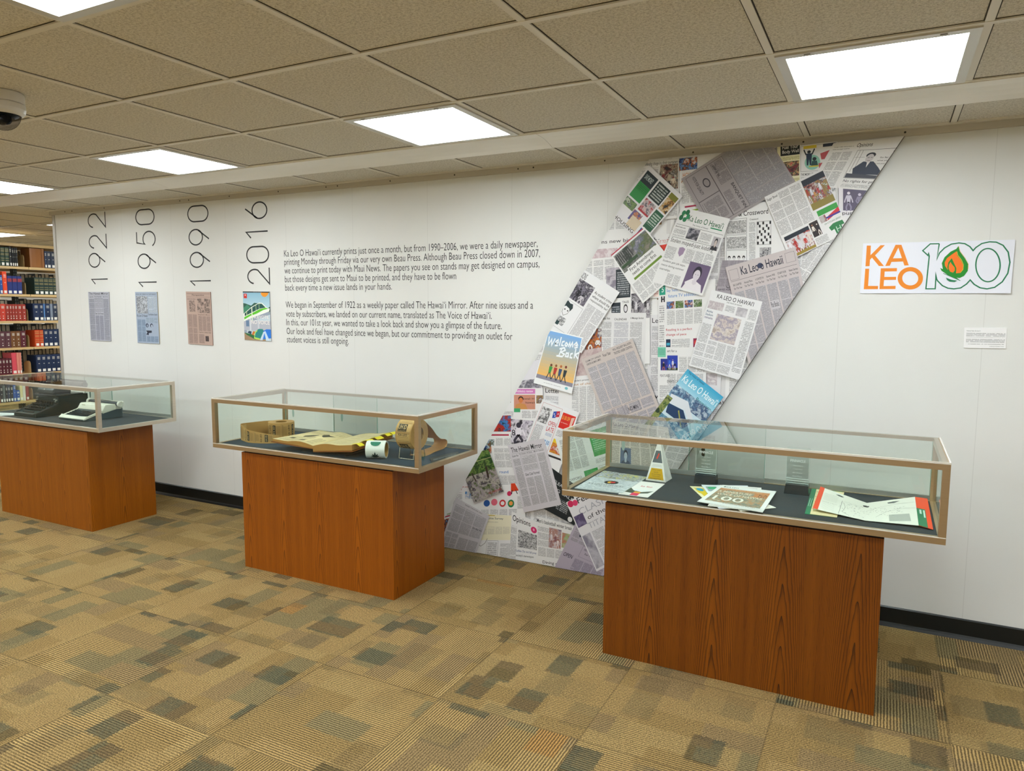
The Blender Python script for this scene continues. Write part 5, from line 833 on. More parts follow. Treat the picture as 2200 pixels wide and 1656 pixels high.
# ---------------------------------------------------------------- kraft label rolls and stickers
KR = mat('#c79a5a', .5); KR2 = mat('#b98440', .55); KRIN = mat('#8a6428', .7); LBL = mat('#d2ab6e', .5)
def lab(mb, P, u0, u1, v0, v1, kind):
    """one label on a strip; P(u,v) metres along and across"""
    g = lambda a, b: (u0+(u1-u0)*a, v0+(v1-v0)*b)
    quad = lambda a0, b0, a1, b1, mt, k: mb.face([P(*g(a0, b0), k), P(*g(a1, b0), k), P(*g(a1, b1), k), P(*g(a0, b1), k)], mt)
    DK = mat('#26241f', .55)
    quad(.03, .06, .97, .94, LBL, .0003)
    for a in (.03, .955): quad(a, .06, a+.012, .94, DK, .0005)
    if kind == 0:
        quad(.1, .12, .42, .88, DK, .0006)
        put_text(mb, 'UH ID', lambda a, b: P(*g(.17+.17*b, .18+.64*(1-a) if False else .18+.64*a), .0018), 0, 0, 1, 1, mat('#e2c48c', .5), .06)
        for i in range(6): quad(.50+.07*i, .15, .515+.07*i, .85, mat('#5a4a2c', .6), .0006)
    elif kind == 1:
        quad(.1, .1, .13, .9, DK, .0006)
        put_text(mb, 'KA LEO', lambda a, b: P(*g(.66+.2*b, .12+.76*a), .0016), 0, 0, 1, 1, DK, .05)
        for i in range(5): quad(.2+.07*i, .2, .215+.07*i, .8, mat('#5a4a2c', .6), .0006)
def strip(path, z0, z1, m, closed=False):
    """vertical band following path (x,y); returns P(u,v,k)"""
    cum = [0]
    for i in range(1, len(path)): cum.append(cum[-1]+(Vector(path[i])-Vector(path[i-1])).length)
    def P(u, v, k=0):
        i = 0
        while i < len(path)-2 and cum[i+1] < u: i += 1
        f = (u-cum[i])/(cum[i+1]-cum[i]); a, b = Vector(path[i]), Vector(path[i+1]); p = a+(b-a)*f; d = (b-a).normalized()
        return Vector((p.x+d.y*k, p.y-d.x*k, v))
    zt = lambda u: z1-(z1-z0)*.50*max(0, min(1, (u-cum[-1]*.50)/(cum[-1]*.5)))
    P0 = P
    P = lambda u, v, k=0: P0(u, z0+(v-z0)*(zt(u)-z0)/(z1-z0), k)
    for i in range(len(path)-1):
        a, b = path[i], path[i+1]
        m.face([(a[0], a[1], z0), (b[0], b[1], z0), (b[0], b[1], zt(cum[i+1])), (a[0], a[1], zt(cum[i]))], KR, smooth=False)
    return P, cum[-1]
def cat(pts, n=8):
    out = []
    P = [pts[0]]+list(pts)+[pts[-1]]
    for i in range(1, len(P)-2):
        for k in range(n):
            t_ = k/n; out.append(tuple(.5*((2*P[i][j])+(-P[i-1][j]+P[i+1][j])*t_+(2*P[i-1][j]-5*P[i][j]+4*P[i+1][j]-P[i+2][j])*t_*t_+(-P[i-1][j]+3*P[i][j]-3*P[i+1][j]+P[i+2][j])*t_**3) for j in range(len(pts[0]))))
    out.append(tuple(pts[-1])); return out
t = thing('label_roll', 'upright roll of brown kraft labels with a loose loop, left in the middle case', 'label roll', (-3.345, -.585, DZ), group=None); o = tuple(t.location)
cx, cy, R, H = -3.345, -.585, .079, .100; z0, z1 = DZ+.001, DZ+H
m = MB(); m.lathe([(.034, z0), (R, z0), (R, z1), (.034, z1)], (cx, cy, 0), KR, 48); m.lathe([(.034, z0), (.034, z1)], (cx, cy, 0), KRIN, 32); 
roll = m.build('roll', t, o)
m = MB()
for i in range(7):
    rr_ = .04+.0055*i; m.lathe([(rr_, z1+.0003), (rr_+.0012, z1+.0003)], (cx, cy, 0), mat('#a5783a', .6), 40)
m.build('wound_edges', t, o)
m = MB(); PR = lambda u, v, k=0: Vector((cx+(R+k)*math.cos(u/R), cy+(R+k)*math.sin(u/R), v))
Lc = 2*math.pi*R
for i in range(8): lab(m, PR, -Lc/2+i*Lc/8+.001, -Lc/2+(i+1)*Lc/8-.001, z0+.002, z1-.002, i % 2)
m.build('labels', t, o)
pts = cat([(cx-.02, cy+.0775), (-3.42, -.535), (-3.475, -.60), (-3.505, -.685), (-3.515, -.745), (-3.488, -.778), (-3.44, -.80), (-3.37, -.822), (-3.28, -.80), (-3.20, -.745)], 6)
m = MB(); P, L = strip(pts[6:], z0, z1-.004, m); m.build('loose_strip', t, o)
m = MB(); u = .14
kk = 0
while u < L-.06: lab(m, P, u, u+.058, z0+.002, z1-.006, kk % 2); u += .061; kk += 1
m.build('strip_labels', t, o)
# bound volume lying open on a low dark support
t = thing('bound_volume', 'large open bound volume of yellowed newspapers with yellow page markers in the middle case', 'book', (-2.72, -.75, DZ)); o = tuple(t.location)
hb = .052
S0, S1 = Vector((-2.800, -.895, DZ+.046)), Vector((-2.765, -.590, DZ+.055)); L0, L1 = Vector((-3.105, -.895, DZ+.060)), Vector((-3.020, -.590, DZ+.072))
R0, R1 = Vector((-2.525, -.895, DZ+.075)), Vector((-2.480, -.590, DZ+.106))
PG = mat('#dcc795', .7); PGS = mat('#b98542', .8); COV = mat('#9a5a22', .6)
def leaf(a0, a1, b0, b1, th, m, mt, ms, bulge=.012, n=10):
    """slab between spine edge a and outer edge b, curving up near the spine"""
    top = []; bot = []
    for i in range(n+1):
        f = i/n; z = bulge*math.sin(min(1, f*1.6)*math.pi)*1.0
        top.append((a0.lerp(b0, f)+Vector((0, 0, z)), a1.lerp(b1, f)+Vector((0, 0, z)))); bot.append((a0.lerp(b0, f)-Vector((0, 0, th)), a1.lerp(b1, f)-Vector((0, 0, th))))
    for i in range(n):
        m.face([top[i][0], top[i+1][0], top[i+1][1], top[i][1]], mt, smooth=True); m.face([bot[i][1], bot[i+1][1], bot[i+1][0], bot[i][0]], ms)
        m.face([bot[i][0], bot[i+1][0], top[i+1][0], top[i][0]], ms); m.face([top[i][1], top[i+1][1], bot[i+1][1], bot[i][1]], ms)
    m.face([bot[n][0], bot[n][1], top[n][1], top[n][0]], ms); m.face([top[0][0], top[0][1], bot[0][1], bot[0][0]], ms)
    return top
m = MB(); tl = leaf(S0, S1, L0, L1, .014, m, PG, PGS); m.build('left_pages', t, o, weld=True)
m = MB(); tr = leaf(S0, S1, R0, R1, .030, m, PG, PGS, .010); m.build('right_pages', t, o, weld=True)
m = MB(); leaf(S0-Vector((0, 0, .031)), S1-Vector((0, 0, .031)), R0-Vector((-.008, .004, .032)), R1-Vector((-.008, -.004, .032)), .004, m, COV, COV, 0); leaf(S0-Vector((0, 0, .015)), S1-Vector((0, 0, .015)), L0-Vector((.008, .004, .016)), L1-Vector((.008, -.004, .016)), .004, m, COV, COV, 0); m.build('cover', t, o)
def onpg(top, f, g, k=.0006):
    x = f*(len(top)-1); i = min(int(x), len(top)-2); r_ = x-i
    return (top[i][0].lerp(top[i][1], g)).lerp(top[i+1][0].lerp(top[i+1][1], g), r_)+Vector((0, 0, k))
m = MB(); IK = mat('#4a4230', .7); IK2 = m_newsprint('#dcc795', '#6a5c40', .0052)
def blk(top, f0, g0, f1, g1, mt, k=.0006, n=6):
    for i in range(n):
        a, b = f0+(f1-f0)*i/n, f0+(f1-f0)*(i+1)/n
        m.face([onpg(top, a, g0, k), onpg(top, b, g0, k), onpg(top, b, g1, k), onpg(top, a, g1, k)], mt, [(a*.34, g0*.32), (b*.34, g0*.32), (b*.34, g1*.32), (a*.34, g1*.32)])
blk(tl, .08, .06, .93, .40, IK2); blk(tl, .08, .74, .93, .93, IK2); blk(tr, .08, .06, .92, .94, IK2)
for pl in ([(.78, .5), (.7, .62), (.58, .66), (.52, .6), (.6, .54), (.66, .46), (.74, .42)], [(.45, .66), (.34, .7), (.26, .64), (.12, .66), (.2, .58), (.26, .48), (.34, .52), (.4, .58)], [(.62, .44), (.4, .44), (.4, .41), (.62, .41)], [(.85, .3), (.72, .3), (.72, .22), (.85, .22)], [(.5, .2), (.36, .2), (.36, .12), (.5, .12)]):
    m.face([onpg(tl, a, b, .0009) for a, b in pl], IK)
m.build('printed_columns', t, o)
YL = mat('#e6d022', .6)
for k, (g, ln, wd, up_) in enumerate(((.10, .055, .07, .004), (.34, .05, .09, .012), (.55, .045, .10, .016), (.78, .035, .08, .022), (.92, .03, .07, .018))):
    a = onpg(tr, .93, g, .001); m = MB(); b = a+Vector((.04, 0, .004)); wv = Vector((0, wd/2*.6, 0))
    m.face([a-wv, b-wv+Vector((0, 0, up_*.3)), b+wv+Vector((0, 0, up_*.3)), a+wv], YL); c = b+Vector((.022, 0, -.012+up_*.4)); m.face([b-wv+Vector((0, 0, up_*.3)), c-wv, c+wv, b+wv+Vector((0, 0, up_*.3))], YL)
    m.build('page_marker', t, o)
tag(MB().box(-2.92, -2.60, -.86, -.62, DZ+.0005, DZ+.009, mat('#17222a', .8)).build('book_support', None, (0, 0, 0)), 'low black support under the open bound volume', 'book support')
# white and green sticker roll
t = thing('sticker_roll', 'small roll of white stickers with green leaf emblem in the middle case', 'sticker roll', (-2.418, -.815, DZ)); o = tuple(t.location)
ax = Vector((.92, .39, 0)).normalized(); ay = Vector((-ax.y, ax.x, 0)); Mr = Matrix(((ax.x, ay.x, 0), (ax.y, ay.y, 0), (0, 0, 1))); R, Lr = .047, .105; zc = DZ+R+.0005
WS = mat('#e6e8e0', .3)
m = MB(); m.lathe([(.040, -Lr/2), (R, -Lr/2), (R, Lr/2), (.040, Lr/2)], (o[0], o[1], zc), WS, 40, 'x', Mr); m.lathe([(.0399, -Lr/2), (.0399, Lr/2)], (o[0], o[1], zc), mat('#a5803a', .7), 32, 'x', Mr); m.build('roll', t, o)
def PS2(a, h, k=.0006):
    return Vector((o[0], o[1], zc)) + Mr @ Vector((h, (R+k)*math.cos(a), (R+k)*math.sin(a)))
m = MB(); DG = mat('#15342f', .5); GR2 = mat('#17725a', .5)
def patch(pts, mt, k=.0006): m.face([PS2(a, h, k) for a, h in pts], mt)
A = math.radians
for i in range(8):
    h0, h1 = -.028+i*.007, -.028+(i+1)*.007; f = lambda h: A(118)-A(20)*math.sqrt(max(0, 1-(h/.028)**2))*-1
    patch([(A(112), h0), (A(112), h1), (f(h1)+A(8), h1), (f(h0)+A(8), h0)], GR2, .0022)
# leaf emblem
for ang, ln in ((0, .034), (.62, .028), (-.62, .028), (1.12, .026), (-1.12, .026)):
    for j in range(3):          # short facets so the print follows the roll
        q0, q1 = j/3, (j+1)/3; wf = lambda q: .0048*math.sin(math.pi*min(1, .12+q*.88)) if q < 1 else 0
        pt2 = lambda q, sd: (A(226)-(q*ln*math.cos(ang)+sd*math.sin(ang)*-1)/R, q*ln*math.sin(ang)+sd*math.cos(ang))
        patch([pt2(q0, -wf(q0)), pt2(q0, wf(q0)), pt2(q1, wf(q1)), pt2(q1, -wf(q1))], DG, .001)
patch([(A(228), -.030), (A(228), .030), (A(232), .024), (A(232), -.024)], DG, .001)
m.build('leaf_emblem', t, o)
m = MB(); a0 = PS2(A(95), -Lr/2, 0)
for i in range(6):
    q0, q1 = A(80-i*14), A(80-(i+1)*14); ex0, ex1 = i*.004, (i+1)*.004
    m.face([PS2(q0, -Lr/2+.002, ex0), PS2(q0, Lr/2-.002, ex0), PS2(q1, Lr/2-.002, ex1), PS2(q1, -Lr/2+.002, ex1)], WS, smooth=True)
m.build('loose_end', t, o)
# kraft roll on wire stand
t = thing('label_roll', 'brown kraft label roll on a wire stand, right in the middle case', 'label roll', (-2.262, -.715, DZ)); o = tuple(t.location)
ax = Vector((1, 0, 0)); ay = Vector((0, 1, 0)); Mr = Matrix(((ax.x, ay.x, 0), (ax.y, ay.y, 0), (0, 0, 1))); R, Lr = .083, .100; zc = DZ+.050+R; CC = Vector((o[0]-.0, o[1]+.005, zc))
m = MB(); m.lathe([(.040, -Lr/2), (R, -Lr/2), (R, Lr/2), (.040, Lr/2)], CC, KR, 56, 'x', Mr); m.lathe([(.040, -Lr/2), (.040, Lr/2)], CC, KRIN, 32, 'x', Mr); m.build('roll', t, o)
m = MB()
for i in range(6): m.lathe([(.046+.006*i, Lr/2+.0004), (.0472+.006*i, Lr/2+.0004)], CC, mat('#a5783a', .6), 40, 'x', Mr)
m.build('wound_edges', t, o)
m = MB(); P3 = lambda u, v, k=0: CC+Mr @ Vector((v, (R+k)*math.cos(u/R), (R+k)*math.sin(u/R)))
Lc = 2*math.pi*R
for i in range(9):
    u0 = R*A(90)+i*Lc/9
    def P4(u, v, k=0): return P3(u, v, k)
    # labels run round the roll; lettering across it
    g = lambda a, b: (u0+.0565*a, -.046+.092*b)
    quad = lambda a0, b0, a1, b1, mt, k: m.face([P3(*g(a0, b0), k), P3(*g(a0, b1), k), P3(*g(a1, b1), k), P3(*g(a1, b0), k)], mt)
    DK = mat('#26241f', .55)
    for j in range(4): quad(.04+.23*j, .04, .04+.23*(j+1), .96, LBL, .0004)
    quad(.04, .04, .06, .96, DK, .0006); quad(.93, .04, .95, .96, DK, .0006)
    if i % 2 == 1:
        for j in range(4): quad(.12+.19*j, .1, .12+.19*(j+1), .72, DK, .0008)
        put_text(m, 'UH ID', lambda a, b: P3(*g(.22+.45*b, .14+.54*a), .0024), 0, 0, 1, 1, mat('#e2c48c', .5), .06)
        put_text(m, 'Student Print', lambda a, b: P3(*g(.74+.1*b, .14+.54*a), .0022), 0, 0, 1, 1, mat('#c9ab74', .5), .02)
    else:
        put_text(m, 'KA LEO', lambda a, b: P3(*g(.06+.22*b, .2+.6*a), .0012), 0, 0, 1, 1, DK, .05)
        quad(.4, .12, .42, .88, mat('#5a4a2c', .6), .0007); quad(.78, .12, .8, .88, mat('#5a4a2c', .6), .0007)
m.build('labels', t, o)
m = MB(); ys = [(0.045, .0), (.075, .030), (.13, .0), (.175, -.035), (.225, -.075), (.255, -.078), (.268, -.098), (.255, -.118), (.20, -.120), (.15, -.125), (.10, -.132), (.05, -.131), (.02, -.125)]
ys = [(0.0, .0845), (.045, .072), (.085, .045), (.13, .012), (.18, -.035), (.225, -.062), (.262, -.068), (.285, -.082), (.283, -.105), (.255, -.120), (.20, -.123), (.15, -.125), (.10, -.131), (.04, -.131)]
path = cat(ys, 5)
# the strip leaves the top of the roll, loops back along the deck
for i in range(len(path)-1):
    a, b = path[i], path[i+1]; pt = lambda q_, v: CC+Mr @ Vector((v, q_[0], q_[1]))
    g0, g1 = -.046, .046
    m.face([pt(a, g0), pt(b, g0), pt(b, g1), pt(a, g1)], KR2 if i > 8 else KR, smooth=True)
m.build('trailing_strip', t, o)
m = MB(); CH = mat('#c9c4b4', .25, .9)
for s_ in (-1, 1):
    h = s_*.047; q = [Vector((h, -.055, -R-.049)), Vector((h, -.045, -R+.01)), Vector((h, .045, -R+.01)), Vector((h, .055, -R-.049))]
    m.tube([CC+Mr @ p for p in q], .0022, CH)
for yq in (-.055, .055): m.tube([CC+Mr @ Vector((-.047, yq, -R-.0475)), CC+Mr @ Vector((.047, yq, -R-.0475))], .0022, CH)
m.build('wire_stand', t, o)
sheet('caption_card', [(-2.1676, -0.6806), (-2.1243, -0.4549), (-2.0584, -0.5422), (-2.0741, -0.7968)], [('h', .1, .35, .9, .6, 'PRINT COURTESY OF KA LEO', '#8c9494')], '#161d1f', 'black caption card in front of the trailing kraft strip', 'card', edge='#161d1f')

# ---------------------------------------------------------------- papers and awards in the right case
sheet('magazine', [(-1.2205, -0.5261), (-0.9872, -0.5579), (-0.9948, -0.9119), (-1.2156, -0.927)], [('p', .0, .0, 1, .36, ['#2a3a44', '#8fb0c8', '#e8d83a', '#5a7a9a', '#e3e6e6', '#3a2f28', '#c9d8e0'], 26), ('p', .0, .36, 1, 1, ['#c9d2d6', '#dfe5e8', '#b4c0c6', '#e6eaec'], 30, True), ('o', .36, .46, .66, .64, '#1c2426'), ('o', .43, .5, .53, .6, '#e0b030'), ('o', .48, .5, .59, .58, '#d0282e'), ('h', .1, .66, .85, .74, 'KA LEO O HAWAII', '#6a7276', .0), ('h', .3, .77, .7, .80, 'THE VOICE', '#6a7276', .0)], '#dfe4e6', 'pale grey magazine with a black oval and yellow-blue strip, leftmost in the right case', 'magazine', .0, .003)
sheet('leaflet', [(-1.0065, -0.6501), (-0.8753, -0.6489), (-0.8741, -0.929), (-1.0071, -0.9302)], [('h', .35, .28, .75, .38, 'ka leo', '#c83a50', .02), ('g', 0, 0, 0, 0, '#3a4a3a', [(0, .55), (.1, .5), (.3, .66), (.6, .72), (.95, .58), (.85, .76), (.5, .86), (.1, .82)]), ('c', .38, .72, .6, .82, '#e0a03a'), ('c', .36, .82, .62, .98, '#e0285a'), ('g', 0, 0, 0, 0, '#e2e8e8', [(.25, .6), (.9, .56), (.6, .7), (.35, .68)])], '#ebe8e4', 'white leaflet with a pink block beside the grey magazine', 'leaflet', .0, .0012)
# pyramid award
t = thing('pyramid_award', 'white stone pyramid award with a gold plate and dark upper face', 'award', (-.928, -.565, DZ)); o = tuple(t.location)
ST = NT('pale_marble'); tt = ST.xyz()[0]; ST.col(ST.ramp(ST.noise(tt, 14, 4, .6), [(.35, '#e9e7e2'), (.55, '#dcdad4'), (.7, '#f2f1ec')])); ST.rough(.3)
hw_, Hh = .049, .215; rz = Matrix.Rotation(A(-3), 3, 'Z')
def pyr(z): s_ = hw_*(1-z/Hh); return [rz @ Vector(p) for p in ((-s_, -s_, z), (s_, -s_, z), (s_, s_, z), (-s_, s_, z))]
def fr_(z0, z1, mt, nm, face_only=False):
    m = MB(); a, b = pyr(z0), pyr(z1)
    m.face(a[::-1], mt); m.face(b, mt)
    for i in range(4): m.face([a[i], a[(i+1) % 4], b[(i+1) % 4], b[i]], mt)
    ob = m.build(nm, t); return ob
fr_(0, Hh*.995, ST.m, 'pyramid')
def fp(u, z, k):
    s_ = hw_*(1-z/Hh); return rz @ Vector((-s_+2*s_*u, -s_-k, z))
m = MB(); GD = mat('#c39a14', .35, .5); m.face([fp(.09, .008, .0006), fp(.91, .008, .0006), fp(.87, .060, .0006), fp(.13, .060, .0006)], GD)
pp = m.build('gold_plate', t)
m = MB()
for k, (s_, a, b) in enumerate((('Newspaper Pacemaker', .22, .78), ('Award 2016', .34, .62), ('Ka Leo O Hawaii', .24, .76), ('University of Hawaii', .28, .72), ('Associated Press', .2, .78))):
    zt = .055-k*.0098; put_text(m, s_, lambda u, v: fp(u, zt-.0055*v, .0011), a, 0, b, 1, mat('#5a4308', .5), .02)
pt_ = m.build('engraving', t); pt_.parent = pp
m = MB(); m.face([fp(.08, .086, .0006), fp(.92, .086, .0006), fp(.85, .142, .0006), fp(.15, .142, .0006)], mat('#596166', .4)); dk = m.build('dark_panel', t)
m = MB(); m.face([fp(.36, .105, .001), fp(.48, .103, .001), fp(.68, .128, .001), fp(.56, .130, .001)], mat('#e0402a', .4)); rm = m.build('red_mark', t); rm.parent = dk
m = MB(); m.face([fp(.12, .066, .0006), fp(.88, .066, .0006), fp(.83, .080, .0006), fp(.17, .080, .0006)], mat('#d3d2cc', .3)); m.build('pale_band', t)
# clear awards
ACR = m_glass('#f7fcfa', 1.0, 'acrylic'); ACE = mat('#d9e6e0', .1)
def acrylic(x0, x1, yf, hgt, label):
    t = thing('acrylic_award', label, 'award', ((x0+x1)/2, yf+.025, DZ), group='clear acrylic awards'); w_ = x1-x0
    m = MB(); m.prism([(-w_/2-.003, -.026, 0), (w_/2+.003, -.026, 0), (w_/2-.002, -.020, .042), (-w_/2+.002, -.020, .042)], (0, .05, 0), mat('#0c1c26', .15)); m.build('base', t, bevel=.003)
    MB().box(-w_/2+.002, w_/2-.002, -.012, .014, .0425, hgt, ACR).build('block', t)
    m = MB()
    for a in (-w_/2+.002, w_/2-.003): m.box(a, a+.001, -.0124, -.0116, .043, hgt, ACE)
    for k in range(3): m.box(-w_/2+.004, w_/2-.004, -.0135, -.0125, .048+.010*k, .0505+.010*k, ACE)
    m.box(-w_/2+.002, w_/2-.002, -.0124, -.0116, hgt-.001, hgt, ACE); m.build('bevelled_edge', t)
    m = MB(); put_text(m, 'PINNACLE', lambda u, v: Vector((-w_/2+w_*u, -.0128, hgt-.05-.012*v)), .18, 0, .82, 1, mat('#eef3f1', .4), .02)
    for k in range(4): put_text(m, ('National Award', 'College Media', 'Best Website', 'First Place')[k], lambda u, v: Vector((-w_/2+w_*u, -.0128, hgt-.075-.016*k-.005*v)), .3, 0, .7, 1, mat('#e3ebe8', .4), .0)
    m.build('engraving', t)
acrylic(-.760, -.662, -.562, .205, 'clear acrylic award on a black base, beside the pyramid')
acrylic(-.360, -.262, -.562, .205, 'clear acrylic award on a black base, behind the folder with orange edges')
# stack of newspapers
SEP = ['#8a6a4a', '#b8a184', '#6f7a6a', '#a9a58c', '#c98a50', '#8f9a86', '#d3c6ac']
NZ = 0
for nm, q, it, pap, lb in (
    ('newspaper', [(-0.7613, -0.6398), (-0.5856, -0.5836), (-0.4888, -0.9117), (-0.6131, -0.9155)], [('c', .05, .1, .3, .4, '#e8c81e'), ('o', .08, .1, .26, .28, '#2aa0c0'), ('c', .1, .35, .4, .7, '#e8c81e')], '#efe6b8', 'newspaper with a yellow and blue corner at the bottom left of the pile'),
    ('newspaper', [(-0.6332, -0.6707), (-0.44, -0.7605), (-0.3593, -0.846), (-0.4785, -0.9712)], [('c', .8, .4, .95, .7, '#c98a2a')], '#efeae0', 'newspaper poking out at the lower right of the pile, with a tan spot'),
    ('newspaper', [(-0.7158, -0.6093), (-0.5233, -0.5247), (-0.4408, -0.8981), (-0.5631, -0.9794)], [('c', .06, .08, .3, .3, '#9aa8ac'), ('c', .1, .1, .28, .2, '#3ab07a'), ('t', .08, .35, .5, .9, 2)], '#e4eaf0', 'newspaper with a green patch showing at the upper left of the pile'),
    ('newspaper', [(-0.6281, -0.575), (-0.4603, -0.5461), (-0.4116, -0.9511), (-0.6098, -0.9662)], [('c', .3, .06, .9, .1, '#a9a6b0')], '#ece9e4', 'plain newspaper whose top edge shows just under the uppermost one'),
    ('newspaper', [(-0.6332, -0.5909), (-0.3905, -0.5919), (-0.3937, -0.9701), (-0.6617, -0.9287)], [('h', .14, .05, .36, .10, 'KA LEO', '#5a6a5a', .02), ('o', .09, .04, .13, .10, '#5a6a5a'), ('c', .07, .15, .93, .24, '#c98a58'), ('h', .12, .17, .8, .21, 'University of Hawaii School News', '#e9d8c0'), ('p', .07, .24, .93, .88, SEP, 22), ('c', .70, .24, .93, .42, '#c9824a'), ('h', .78, .27, .92, .33, 'KA', '#3a3028', .05), ('h', .78, .35, .92, .41, 'LEO', '#3a3028', .05),
        ('h', .09, .28, .66, .38, 'A MINIATURE', '#e6ddc8', .03), ('h', .12, .42, .86, .52, 'VOICE OF HAWAII', '#e6ddc8', .03), ('h', .14, .57, .62, .77, '100', '#efebe0', .04), ('h', .36, .88, .86, .92, 'A retrospective of our first years', '#6a5f48')], '#efefed', 'uppermost newspaper of the pile, sepia front page marked 100')):
    sheet(nm, q, it, pap, lb, 'newspaper', NZ, .0022, 'pile of newspapers in the right case'); NZ += .0024
# folders
sheet('booklet', [(-0.2593, -0.4161), (-0.1323, -0.4115), (-0.1488, -0.8754), (-0.247, -0.8732)], [('h', .04, .42, .12, .72, 'I I', '#c9e6d8', .05)], '#12784f', 'green booklet at the left, under the open map', 'booklet', .0, .0015, edge='#12784f')
sheet('booklet', [(-0.2385, -0.4269), (-0.124, -0.4321), (-0.1292, -0.8763), (-0.2273, -0.8744)], [('h', .02, .1, .14, .13, 'Arts', '#8a6a4a'), ('h', .02, .3, .14, .33, 'Letters', '#8a6a4a'), ('h', .02, .5, .14, .53, 'Campus', '#8a6a4a'), ('h', .02, .7, .14, .73, 'Sport', '#8a6a4a')], '#e9d9a8', 'cream booklet between the green booklet and the open map', 'booklet', .0018, .0015, edge='#d9c890')
t = thing('folded_map', 'open folded map with orange left edge and orange and green right edge', 'map', (-.03, -.64, DZ)); o = tuple(t.location)
z_ = DZ
def V3(p, z): return Vector((p[0], p[1], z))
A0, A1 = V3((-.222, -.425), z_+.020), V3((-.222, -.830), z_+.016); B0, B1 = V3((-.032, -.590), z_+.0045), V3((-.030, -.875), z_+.0045); 
C0, C1 = V3((.15, -.450), z_+.022), V3((.150, -.872), z_+.010); D0, D1 = V3((.197, -.440), z_+.018), V3((.197, -.885), z_+.0045)
B0 = V3((-.03, -.585), z_+.0045); A0 = V3((-.222, -.440), z_+.020)
def pnl(q, nm, items, paper):
    m = MB(); pm = mat(paper, .5); a, b, c, d = q; nn = (b-a).cross(d-a).normalized()
    if nn.z < 0: nn = -nn
    F0 = lambda u, v: (a*(1-u)+b*u)*(1-v)+(d*(1-u)+c*u)*v
    F = lambda u, v: F0(u, v)+nn*.0006
    for i_ in range(10):
        for j_ in range(10):
            g_ = [F0(i_/10, (j_+1)/10), F0((i_+1)/10, (j_+1)/10), F0((i_+1)/10, j_/10), F0(i_/10, j_/10)]
            m.face(g_, pm); m.face([p_-nn*.0008 for p_ in g_[::-1]], pm)
    for q_, r_ in ((d, c), (c, b), (b, a), (a, d)): m.face([q_, q_-nn*.0008, r_-nn*.0008, r_], pm)
    for it in items:
        ty, ex = it[0], it[1:]
        if ty == 's': m.ribbon2(ex[1], ex[2], mat(ex[0], .6), F)
        elif ty == 'g': m.face([F(*p) for p in ex[1]], mat(ex[0], .5))
        elif ty == 'h': put_text(m, ex[4], F, *ex[:4], mat(ex[5], .6), .02)
    return m.build(nm, t, o)
rs = random.Random(5); IKG = '#5a5c58'
scr = [('s', IKG, [(rs.uniform(.45, .97), y_), (rs.uniform(.5, .98), y_+rs.uniform(.01, .05))], .004) for y_ in [rs.uniform(.35, .92) for _ in range(46)]]
scr = [('s', IKG, [(a, b), (a+rs.uniform(-.04, .04), b+rs.uniform(-.025, .025))], .006) for a, b in [(rs.uniform(.5, .98), rs.uniform(.35, .92)) for _ in range(60)]]
scr2 = [('s', IKG, [(a, b), (a+rs.uniform(-.04, .04), b+rs.uniform(-.025, .025))], .006) for a, b in [(rs.uniform(.02, .75), .35+rs.uniform(0, .5)*(1-.3)) for _ in range(60)]]
pnl((A0, B0, B1, A1), 'left_panel', [('g', '#f2480c', [(0, 0), (.10, 0), (.10, 1), (0, 1)]), ('h', .03, .4, .07, .46, 'II', '#e9e6d0'), ('s', '#2a2c2a', [(.52, .34), (.50, .98)], .006), ('s', IKG, [(.52, .34), (.98, .34)], .003), ('h', .14, .22, .44, .24, 'Directory of places', '#7a7c74'), ('h', .14, .6, .44, .62, 'Buildings in Manoa', '#6a6c64')]
    + [('s', '#9a9c94', [(.14, .28+.03*i), (.42, .28+.03*i)], .003) for i in range(9)] + [('s', '#9a9c94', [(.14, .66+.04*i), (.4, .66+.04*i)], .003) for i in range(7)] + [('g', '#3f4442', [(.36, .12), (.44, .09), (.54, .13), (.5, .17), (.42, .16)]), ('g', '#23272a', [(.93, .22), (1., .18), (1., .28), (.94, .29)]), ('s', IKG, [(.55, .4), (.6, .6), (.56, .85), (.7, .95)], .006)]+scr, '#e9e8dc')
pnl((B0, C0, C1, B1), 'right_panel', [('g', '#4a504e', [(.42, .12), (.55, .09), (.68, .1), (.56, .17), (.44, .17)]), ('s', IKG, [(.0, .5), (.3, .3), (.6, .22), (.98, .2)], .004), ('s', IKG, [(.2, .8), (.4, .55), (.7, .42), (.98, .42)], .004), ('g', '#aeb1a8', [(.45, .68), (.85, .62), (.87, .88), (.46, .94)]), ('g', '#23272a', [(0, .20), (.06, .22), (.04, .29), (0, .28)])]+scr2, '#e9e8dc')
pnl((C0, D0, D1, C1), 'edge_strip', [('g', '#12784f', [(0, .42), (.65, .42), (.65, 1), (0, 1)]), ('h', .2, .46, .35, .6, 'I', '#c9e6d8'), ('h', .48, .46, .6, .7, 'I', '#c9e6d8')], '#f2480c')

